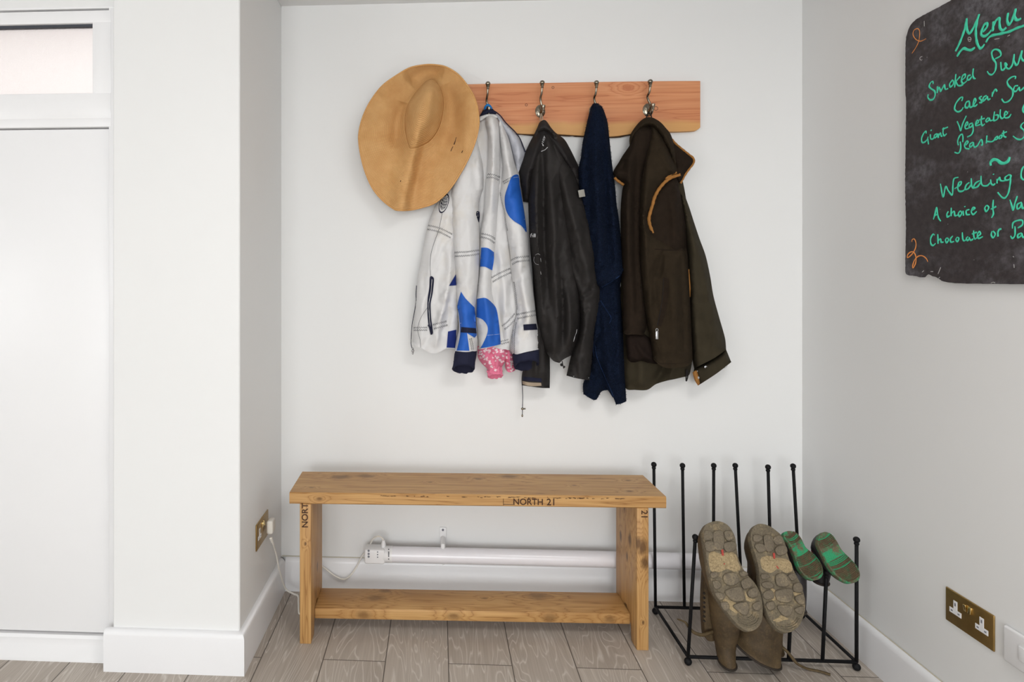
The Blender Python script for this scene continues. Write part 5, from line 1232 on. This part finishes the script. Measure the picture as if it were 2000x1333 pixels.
h = gl.hit(1160 + 283 / 2.3, 200 + 1045 / 2.3, .004)
if h:
    zb_ = MB().box((h.x - .0045, h.y - .0015, h.z - .016), (h.x + .0045, h.y + .0015, h.z + .012), .0012, 2)
    zb_.tube([(h.x + .004 * math.cos(a), h.y, h.z + .017 + .005 * math.sin(a)) for a in np.linspace(0, 2 * PI, 15)], .0012, 6)
    zb_.out('zip_pull', M_ZIP, Gr, sharp=40)
mb = MB(); gl.line(mb, ZD([(255, 120), (248, 170), (232, 260), (214, 360), (206, 420), (206, 560)]), .0011, .0006); gl.line(mb, ZD([(275, 660), (330, 664), (412, 664)]), .0011, .0006); gl.line(mb, ZD([(262, 1140), (300, 1174), (430, 1170)]), .0007, .0006, gr); mb.out('seam', M_FLLIN, Gr)
MB().tube(smooth3([at_y(1262, 232, YW - .085), at_y(1264, 224, YW - .078), at_y(1267, 220, YW - .066), at_y(1271, 224, YW - .078), at_y(1273, 232, YW - .085)], 5), .0022, 8).out('hanging_loop', M_BLACKD, gl.root)

# ------------------------------------------------------------------ boots on the rack
def m_mud(name, c1, c2, sand, amt=.5, sc=34):
    t = NT(name); o = t.obj()
    n1 = t.noise(o, sc, 6, .68); n2 = t.noise(o, 260, 4, .7)
    base = t.ramp(t.noise(o, 18, 4), [(.3, c1), (.7, c2)])
    f = t.math('MULTIPLY', t.ramp(n1, [(.62 - amt * .3, G0), (.72 - amt * .3, G1)]), t.ramp(n2, [(.3, (.45, .45, .45, 1)), (.6, G1)]))
    base = t.mix(f, base, sand)
    base = t.mix(.35, base, t.ramp(n2, [(.35, tuple(x * .5 for x in c1[:3]) + (1,)), (.65, sand)]))
    t.col(base).set(Roughness=.85); t.b.inputs['Specular IOR Level'].default_value = .2
    t.bump(n2, .6, .003); return t.m
M_SOLE = m_mud('muddy_rubber_sole', L(96, 89, 76), L(116, 107, 92), L(150, 134, 106), .34)
M_LUG = m_mud('muddy_rubber_lug', L(98, 90, 78), L(118, 108, 94), L(146, 132, 108), .30)
M_SAND = m_mud('dried_sandy_mud', L(126, 110, 84), L(164, 144, 110), L(178, 158, 122), .7, 120)
def m_leather():
    t = NT('worn_brown_leather'); o = t.obj()
    n1 = t.noise(o, 11, 6, .65); n2 = t.noise(o, 120, 5, .7)
    base = t.ramp(n1, [(.3, L(62, 50, 36)), (.55, L(88, 72, 50)), (.75, L(112, 92, 64))])
    base = t.mix(t.math('MULTIPLY', t.ramp(n2, [(.5, G0), (.75, (.6, .6, .6, 1))]), .6), base, L(138, 116, 86))
    t.col(base).set(Roughness=t.ramp(n2, [(.3, (.5, .5, .5, 1)), (.7, (.8, .8, .8, 1))])); t.b.inputs['Specular IOR Level'].default_value = .3
    t.bump(n2, .3, .002); return t.m
M_LEATH = m_leather()
M_RIM = m_plain('dark_boot_rim', L(46, 38, 30), .8, var=.2)
M_RED = m_plain('red_sole_badge', L(168, 62, 50), .6, var=.3, vs=300)
M_STRAPL = m_plain('brown_lace_leather', L(86, 70, 44), .7, var=.2, vs=120)

def in_poly_plane(poly, p0, n): return [at_plane(u, v, p0, n) for u, v in poly]

class Sole:
    """a sole seen face on: outline in the photograph laid on its own tilted plane"""
    def __init__(s, heel, zc0, toe, zc1, side=0.0):
        s.h = at_zc(*heel, zc0); s.t = at_zc(*toe, zc1)
        ax = (s.t - s.h).normalized()
        x = Vector((1, side, 0)); x = (x - ax * x.dot(ax)).normalized()
        n = ax.cross(x).normalized()
        if n.y > 0: n = -n
        s.n, s.ax, s.x = n, ax, x
    def at(s, u, v, off=0.0): return at_plane(u, v, s.h + s.n * off, s.n)
    def loc(s, p): d = p - s.h; return d.dot(s.ax), d.dot(s.x)

def boot_upper(S, outline, heights, sh_rings, mat, parent, th):
    """foot: rings of the outline drawn in towards a spine, deeper behind the sole"""
    B = catmull(outline, 7, True); pts = [S.at(u, v) for u, v in B]
    Ls = [S.loc(p) for p in pts]; a0, a1 = min(l[0] for l in Ls), max(l[0] for l in Ls)
    # centre line x(a): mean of the two sides
    def cx(a):
        xs = sorted(Ls, key=lambda l: abs(l[0] - a))[:6]; return sum(x for _, x in xs) / len(xs)
    grid = np.linspace(a0, a1, 30); cxs = []
    for a in grid:
        hi = [x for aa, x in Ls if abs(aa - a) < (a1 - a0) * .06]
        cxs.append((max(hi) + min(hi)) / 2 if hi else 0)
    rings = []
    for k in np.linspace(0, 1, 9):
        q = math.sqrt(max(0, 1 - k ** 2.4)); ring = []
        for (a, x), p in zip(Ls, pts):
            f = (a - a0) / (a1 - a0); hgt = np.interp(f, *heights) if True else 0
            c = np.interp(a, grid, cxs); xx = c + (x - c) * (q * .96 + .0); aa = a0 + (a1 - a0) * .42 + (a - a0 - (a1 - a0) * .42) * (.55 * q + .45) * .985
            ring.append(S.h + S.ax * aa + S.x * xx - S.n * (th + k * hgt))
        rings.append(ring)
    mb = MB().loft(rings)
    return mb
def adult_boot(label, heel, zc0, toe, zc1, outline, lugs, rings_l, grp, mud, side, sand, reds, ribs):
    S = Sole(heel, zc0, toe, zc1, side)
    root = thing('boot', at_z(*rings_l['foot'], 0), label, 'boot', grp)
    up = boot_upper(S, outline, rings_l['h'], None, M_LEATH, root, .018)
    # shaft
    cs = []
    for (u0, v, u1, zc, dp, skew) in rings_l['shaft']:
        va, vb = v if isinstance(v, tuple) else (v, v)
        a, b = at_zc(u0, va, zc), at_zc(u1, vb, zc); c = (a + b) / 2; hx = (b - a) / 2
        cs.append((c, hx, Vector((0, dp, skew))))
    rp = ring_path(cs); rings = [ell(c, a, b, 32, dent=rings_l.get('dent', ())) for c, a, b in rp]
    nz = []
    for i, r in enumerate(rings):
        nz.append([p + (p - rp[i][0]).normalized() * .0035 * mnoise.fractal(p * 14 + Vector((label.count('e'), 0, 0)), 1, 2, 3) for p in r])
    rings = nz
    # open top: turn the rim in and run back up inside
    inn = [[rp[-1 - k][0] + (p - rp[-1 - k][0]) * .90 for p in rings[-1 - k]] for k in (0, 4, 9)]
    up.loft(rings + inn, cap=(True, True))
    shaft = up.out('upper', M_LEATH, root, sharp=70)
    rim = MB().tube(rings[-1] + [rings[-1][0]], .0035, 8, cap=False).out('top_rim', M_RIM, root)
    so = MB(); ol = catmull(outline, 4, True)
    so.prism([S.at(u, v, 0) for u, v in ol], -S.n * .022, .003, 2)
    sole = so.out('sole', M_SOLE, root, sharp=40)
    sole['label'] = 'muddy cleated rubber sole'
    r3 = random.Random(len(label) + int(heel[0]))
    for lg in lugs:
        B = catmull(lg, 3, True); c = B.mean(0); hgt = .0065 + r3.uniform(-.001, .0015)
        rgs = []
        for (k, o_) in ((1.0, -.002), (1.0, hgt * .55), (.93, hgt * .9), (.80, hgt * 1.04), (.4, hgt * 1.10)):
            rgs.append([S.at(*(c + (b - c) * k), o_) + S.n * .0012 * mnoise.noise(Vector((b[0] * .11, b[1] * .11, k))) for b in B])
        MB().loft(rgs).out('lug', M_LUG, sole)
    for sd in sand:
        P, Fc = triangulate(catmull(sd, 2.2, True), 2.2)
        dd = seg_dist(P, catmull(sd, 2.2, True), np.roll(catmull(sd, 2.2, True), -1, 0))
        vs = [S.at(p[0], p[1], .0005 + min(1, d_ / 5) * (.0035 + .004 * mnoise.fractal(Vector((p[0] * .22, p[1] * .22, 3)), 1, 2, 4))) for p, d_ in zip(P, dd)]
        MB().add(vs, Fc).out('mud_patch', M_SAND, sole)
    mb = MB()
    for rb in reds:
        C = catmull(rb, 1); mb.tube([S.at(u, v, .003) for u, v in C], .0022, 6)
    mb.out('red_badge', M_RED, sole)
    mb = MB()
    for rb in ribs: mb.tube([S.at(u, v, .0005) for u, v in catmull(rb, 3)], .0022, 6)
    mb.out('toe_ribs', M_SOLE, sole)
    return root, S

Z4 = lambda P: [(1340 + x / 4.003, 1000 + y / 4.003) for x, y in P]
OL = Z4([(245, 72), (310, 92), (350, 130), (385, 200), (400, 300), (420, 390), (470, 480), (540, 560), (585, 650), (601, 750), (595, 850), (560, 910), (500, 938), (440, 915), (370, 850), (290, 740), (220, 620), (180, 480), (160, 350), (140, 230), (133, 150), (165, 95)])
LUGL = [Z4(p) for p in (
    [(145, 150), (200, 155), (215, 200), (180, 225), (140, 215)], [(300, 155), (355, 150), (378, 205), (330, 230), (300, 195)], [(215, 160), (290, 158), (292, 290), (225, 290)],
    [(148, 240), (215, 235), (230, 300), (165, 310)], [(300, 245), (380, 235), (392, 290), (330, 320), (298, 290)],
    [(190, 480), (235, 470), (258, 500), (225, 520), (195, 515)], [(292, 500), (340, 475), (400, 490), (415, 545), (370, 580), (315, 570), (292, 540)], [(415, 480), (455, 462), (485, 490), (440, 512)],
    [(205, 545), (250, 540), (278, 575), (250, 608), (222, 600)], [(430, 545), (490, 515), (525, 550), (510, 590), (450, 605)],
    [(305, 620), (420, 585), (450, 640), (455, 690), (390, 705), (340, 680)], [(225, 635), (270, 632), (305, 655), (290, 690), (255, 690)], [(480, 625), (540, 590), (565, 620), (555, 665), (500, 672)],
    [(270, 715), (320, 705), (340, 745), (320, 778), (290, 765)], [(370, 730), (470, 705), (495, 745), (485, 800), (455, 812), (400, 775)], [(520, 725), (575, 700), (588, 740), (570, 775), (530, 765)])]
SANDL = [Z4([(180, 330), (215, 310), (270, 330), (330, 315), (385, 330), (410, 400), (425, 450), (380, 470), (320, 450), (270, 470), (200, 470), (178, 400)]), Z4([(270, 670), (330, 690), (390, 715), (380, 740), (420, 790), (400, 800), (340, 760)]), Z4([(460, 620), (490, 670), (540, 690), (500, 705), (470, 690)])]
g = 'brown leather boots upside down on the boot rack'
BH_ = ([0, .15, .3, .55, .8, 1], [.055, .085, .090, .070, .050, .035])
ra, Sa = adult_boot('muddy brown leather boot upside down on the rack, the nearer to the bench', (1401, 1018), 1.94, (1465, 1234), 1.775, OL, LUGL,
    {'foot': (1418, 1290), 'h': BH_, 'shaft': [(1385, 1060, 1432, 2.005, .040, 0), (1383, 1110, 1440, 2.0, .048, 0), (1384, 1160, 1444, 1.995, .050, 0), (1390, 1215, 1441, 1.985, .048, 0), (1396, 1255, 1436, 1.985, .042, 0), (1400, 1278, 1435, 1.972, .040, 0), (1403, 1293, 1435, 1.966, .038, .004)]},
    g, 0, .10, SANDL, [Z4([(278, 295), (285, 345)]), Z4([(286, 297), (290, 345)]), Z4([(298, 405), (302, 425)])],
    [Z4([(400, 810), (440, 850), (490, 860), (530, 840), (545, 800)]), Z4([(400, 835), (440, 870), (495, 880), (545, 855), (560, 815)]), Z4([(410, 860), (450, 892), (500, 898), (555, 870), (572, 835)]), Z4([(400, 790), (440, 826), (480, 838), (515, 815), (525, 780)])])
OR = Z4([(565, 95), (640, 105), (710, 150), (750, 190), (780, 260), (800, 350), (840, 450), (890, 550), (922, 640), (935, 720), (920, 820), (880, 900), (810, 945), (740, 935), (680, 880), (640, 810), (605, 700), (580, 580), (570, 450), (540, 330), (507, 220), (515, 140)])
LUGR = [Z4(p) for p in (
    [(530, 180), (590, 185), (600, 215), (560, 240), (525, 225)], [(690, 195), (740, 185), (765, 240), (710, 260), (680, 225)], [(605, 190), (675, 195), (685, 300), (630, 310)], [(535, 260), (600, 250), (630, 300), (570, 320)], [(700, 280), (775, 265), (790, 320), (730, 345), (700, 320)],
    [(585, 490), (630, 485), (655, 510), (620, 530), (590, 525)], [(700, 500), (760, 480), (810, 520), (815, 565), (770, 590), (710, 575)], [(795, 500), (840, 480), (870, 515), (830, 540)], [(590, 560), (650, 545), (690, 580), (670, 600), (610, 595)],
    [(840, 570), (890, 555), (915, 610), (890, 635), (840, 620)], [(700, 620), (830, 605), (825, 700), (760, 710), (710, 690)], [(600, 640), (660, 610), (690, 650), (680, 680), (620, 685)], [(850, 670), (915, 645), (930, 720), (880, 720)],
    [(625, 720), (680, 700), (700, 745), (670, 775), (640, 765)], [(715, 735), (830, 740), (825, 800), (790, 822), (745, 800)], [(850, 760), (918, 740), (910, 800), (870, 795)])]
SANDR = [Z4([(590, 360), (640, 345), (700, 360), (780, 370), (820, 400), (830, 460), (780, 480), (720, 450), (660, 480), (600, 450), (582, 400)]), Z4([(660, 600), (700, 620), (700, 690), (670, 690)]), Z4([(840, 630), (900, 640), (870, 670), (850, 660)]), Z4([(680, 850), (720, 830), (740, 810), (800, 840), (760, 850), (710, 865)])]
rb_, Sb = adult_boot('muddy brown leather boot upside down on the rack, beside the small green-soled boots', (1490, 1024), 1.945, (1542, 1237), 1.775, OR, LUGR,
    {'foot': (1490, 1300), 'h': BH_, 'shaft': [(1466, 1065, 1520, 2.02, .044, 0), (1462, 1110, 1530, 2.015, .050, 0), (1458, 1160, 1530, 2.005, .056, 0), (1449, 1210, 1526, 1.99, .060, .004), (1441, (1238, 1255), 1524, 1.985, .060, .008), (1437, (1252, 1285), 1522, 1.965, .058, .012), (1436, (1256, 1294), 1522, 1.96, .056, .012)]},
    g, 1, .10, SANDR, [Z4([(683, 325), (688, 368)]), Z4([(690, 325), (692, 366)]), Z4([(705, 425), (722, 445)])],
    [Z4([(690, 860), (740, 890), (800, 890), (850, 865), (870, 830)]), Z4([(700, 880), (745, 908), (805, 908), (860, 880), (888, 840)]), Z4([(715, 900), (755, 925), (810, 925), (865, 898)])])
# gussets, straps and laces
def flap(root, poly, zc, th, name='gusset'):
    P = [at_zc(u, v, zc) for u, v in catmull(poly, 4, True)]
    MB().prism(P, Vector((0, th, 0)), .003, 2).out(name, M_LEATH, root, sharp=50)
flap(ra, Z4([(160, 430), (145, 560), (138, 720), (142, 860), (152, 985), (172, 1012), (215, 1015), (245, 985), (250, 900), (240, 700), (215, 560)]), 2.0, .03)
flap(rb_, Z4([(715, 930), (738, 960), (760, 1050), (775, 1120), (765, 1138), (720, 1140), (690, 1050)]), 2.0, .028)
mb = MB()
for v in range(7): mb.ball(at_zc(1340 + 141 / 4.003, 1000 + (640 + v * 36) / 4.003, 1.996), .004, 2)
mb.out('stud', M_RIM, ra)
mb = MB().tube(smooth3([at_zc(1400, 1233, 1.995), at_zc(1386, 1237, 1.985), at_zc(1372, 1241, 1.98), at_zc(1357, 1237, 1.98), at_zc(1346, 1227, 1.99), at_zc(1338, 1216, 2.0), at_zc(1323, 1210, 2.02)], 6), [.006] * 13 + list(np.linspace(.006, .0022, 24)), 8, flat=(Vector((0, 1, 0)), .5))
mb.out('strap', M_STRAPL, ra)
mb = MB().tube(smooth3([at_zc(1524, 1262, 1.965), at_zc(1534, 1270, 1.955), at_zc(1543, 1280, 1.95), at_zc(1557, 1297, 1.945), at_z(1577, 1307, .006), at_z(1600, 1312, .005), at_z(1622, 1318.5, .005)], 6), .0058, 8, flat=(Vector((0, 0, 1)), .55))
mb.out('strap', M_STRAPL, rb_)

# small green-soled boots
def m_green():
    t = NT('muddy_green_sole'); o = t.obj(); n1 = t.noise(o, 40, 6, .7); n2 = t.noise(o, 300, 4, .7)
    base = t.ramp(n2, [(.3, L(30, 128, 84)), (.7, L(50, 158, 108))])
    return t, o, n1, n2, base
def m_greensole(S):
    t, o, n1, n2, base = m_green()
    mud = t.ramp(n2, [(.3, L(66, 54, 42)), (.7, L(112, 92, 70))])
    f = t.ramp(n1, [(.40, G0), (.54, G1)])
    t.col(t.mix(t.math('MULTIPLY', f, .95), base, mud)).set(Roughness=.75); t.bump(n2, .5, .002); return t.m
M_GS = m_greensole(None)
def m_gclean():
    t, o, n1, n2, base = m_green(); mud = t.ramp(n2, [(.3, L(80, 64, 48)), (.7, L(124, 102, 78))])
    f = t.ramp(t.noise(o, 26, 6, .7), [(.50, G0), (.58, G1)])
    t.col(t.mix(t.math('MULTIPLY', f, .95), base, mud)).set(Roughness=.7); t.bump(n2, .4, .002); return t.m
M_GCLEAN = m_gclean()
M_GMUD = m_mud('brown_mud', L(74, 60, 46), L(100, 82, 62), L(122, 102, 78), .4, 80)
M_CHUP = m_plain('dark_child_boot_rubber', L(40, 36, 38), .5, var=.25, vs=60)
M_CHRED = m_plain('red_child_boot_trim', L(150, 50, 46), .6, var=.1)
def child_boot(label, heel, zc0, toe, zc1, outline, shaft, redpos):
    zc0 -= .045; zc1 -= .045; shaft = [(a, b, c, d - .05, e) for a, b, c, d, e in shaft]
    S = Sole(heel, zc0, toe, zc1, .25)
    root = thing('child_boot', shaft[-1][0] if False else at_zc((shaft[-1][0] + shaft[-1][2]) / 2, shaft[-1][1], shaft[-1][3]), label, 'boot', 'small boots with green soles on the boot rack')
    up = boot_upper(S, outline, ([0, .2, .4, 1], [.045, .055, .045, .025]), None, M_CHUP, root, .010)
    cs = []
    for (u0, v, u1, zc, dp) in shaft:
        a, b = at_zc(u0, v, zc), at_zc(u1, v, zc); cs.append(((a + b) / 2, (b - a) / 2, Vector((0, dp, 0))))
    rp = ring_path(cs); rings = [ell(c, a, b, 24) for c, a, b in rp]
    inn = [[rp[-1 - k][0] + (p - rp[-1 - k][0]) * .88 for p in rings[-1 - k]] for k in (0, 4, 9)]
    up.loft(rings + inn); up.out('upper', M_CHUP, root, sharp=60)
    MB().tube(rings[-1] + [rings[-1][0]], .004, 8, cap=False).out('top_rim', M_RIM, root)
    ol = catmull(outline, 3, True)
    so = MB().prism([S.at(u, v) for u, v in ol], -S.n * .014, .0025, 2).out('sole', M_GS, root, sharp=40); so['label'] = 'green rubber sole caked with brown mud'
    for o in (0,):
        pa_ = np.array(ol); axq = np.array([toe[0] - heel[0], toe[1] - heel[1]], float); axq /= np.linalg.norm(axq)
        pr_ = (pa_ - np.array(heel)) @ axq; f_ = (pr_ - pr_.min()) / (pr_.max() - pr_.min()); cc_ = pa_.mean(0)
        # clean green waist between heel and forepart
        sel = [tuple(cc_ + (q - cc_) * .93) for q, f in zip(pa_, f_) if .27 < f < .50]
        nxq = np.array([-axq[1], axq[0]]); lft = sorted([q for q in sel if (np.array(q) - np.array(heel) - axq * ((np.array(q) - np.array(heel)) @ axq)) @ nxq < (cc_ - np.array(heel)) @ nxq], key=lambda q: np.array(q) @ axq); rgt = sorted([q for q in sel if q not in lft], key=lambda q: -(np.array(q) @ axq))
        pg = lft + rgt
        if len(pg) > 4:
            Pq, Fq = triangulate(np.array(pg), 3.0)
            MB().add([S.at(q[0], q[1], .0012) for q in Pq], Fq).out('arch_panel', M_GCLEAN, so)
    # fine cross ridges, muddy
    c0 = np.array(ol).mean(0); mb = MB(); mg = MB(); P2 = np.array(ol)
    axp = np.array([toe[0] - heel[0], toe[1] - heel[1]], float); axl = np.linalg.norm(axp); axp /= axl; nx = np.array([-axp[1], axp[0]])
    prj = (P2 - np.array(heel)) @ axp; r4 = random.Random(int(heel[0]))
    for a in np.arange(prj.min() + 11, prj.max() - 5, 3.3):
        f = (a - prj.min()) / (prj.max() - prj.min())
        if .26 < f < .50: continue
        near = P2[np.abs(prj - a) < 2.2]
        if len(near) < 2: continue
        w = (near - np.array(heel)) @ nx; w0, w1 = w.min() + 2.6, w.max() - 2.6
        q = [np.array(heel) + axp * (a - 3.0 * (2 * k - 1) ** 2) + nx * (w0 + (w1 - w0) * k) for k in np.linspace(0, 1, 9)]
        (mg if r4.random() < (.85 if f < .3 or f > .75 else .6) else mb).tube([S.at(*p, .0006) for p in q], .0015, 6)
    if mb.v: mb.out('tread_ridges', M_GCLEAN, so)
    if mg.v: mg.out('muddy_ridges', M_GMUD, so)
    (u, v, zc) = redpos
    return root, S
CL = Z4([(800, 150), (860, 162), (900, 205), (940, 280), (1010, 340), (1060, 410), (1073, 480), (1052, 522), (990, 538), (930, 505), (880, 435), (848, 345), (808, 255), (768, 205), (765, 168)])
CR = Z4([(1085, 158), (1140, 178), (1180, 230), (1220, 300), (1290, 370), (1340, 430), (1362, 490), (1345, 542), (1280, 562), (1210, 532), (1148, 472), (1100, 402), (1060, 322), (1030, 250), (1042, 188)])
ca, S1 = child_boot('small muddy green-soled boot on the rack, tucked against the large brown boot', (1541, 1040), 2.03, (1594, 1133), 1.96, CL,
    [(1536, 1060, 1566, 2.075, .030), (1535, 1085, 1570, 2.08, .032), (1536, 1120, 1572, 2.08, .034), (1537, 1160, 1572, 2.07, .034), (1537, 1190, 1570, 2.065, .034)], (1, 1, 1))
cb_, S2 = child_boot('small muddy green-soled boot hanging at the right end of the rack', (1611, 1041), 2.02, (1664, 1139), 1.95, CR,
    [(1596, 1058, 1628, 2.06, .030), (1590, 1078, 1626, 2.065, .032), (1587, 1100, 1625, 2.06, .033), (1589, 1120, 1619, 2.055, .030), (1590, 1136, 1615, 2.05, .027)], (1, 1, 1))
mb = MB().tube(smooth3([at_zc(1587.5, 1078, 1.99), at_zc(1592, 1073, 1.983), at_zc(1599, 1066, 1.977)], 4), .006, 8)
mb.out('red_trim', M_CHRED, cb_)
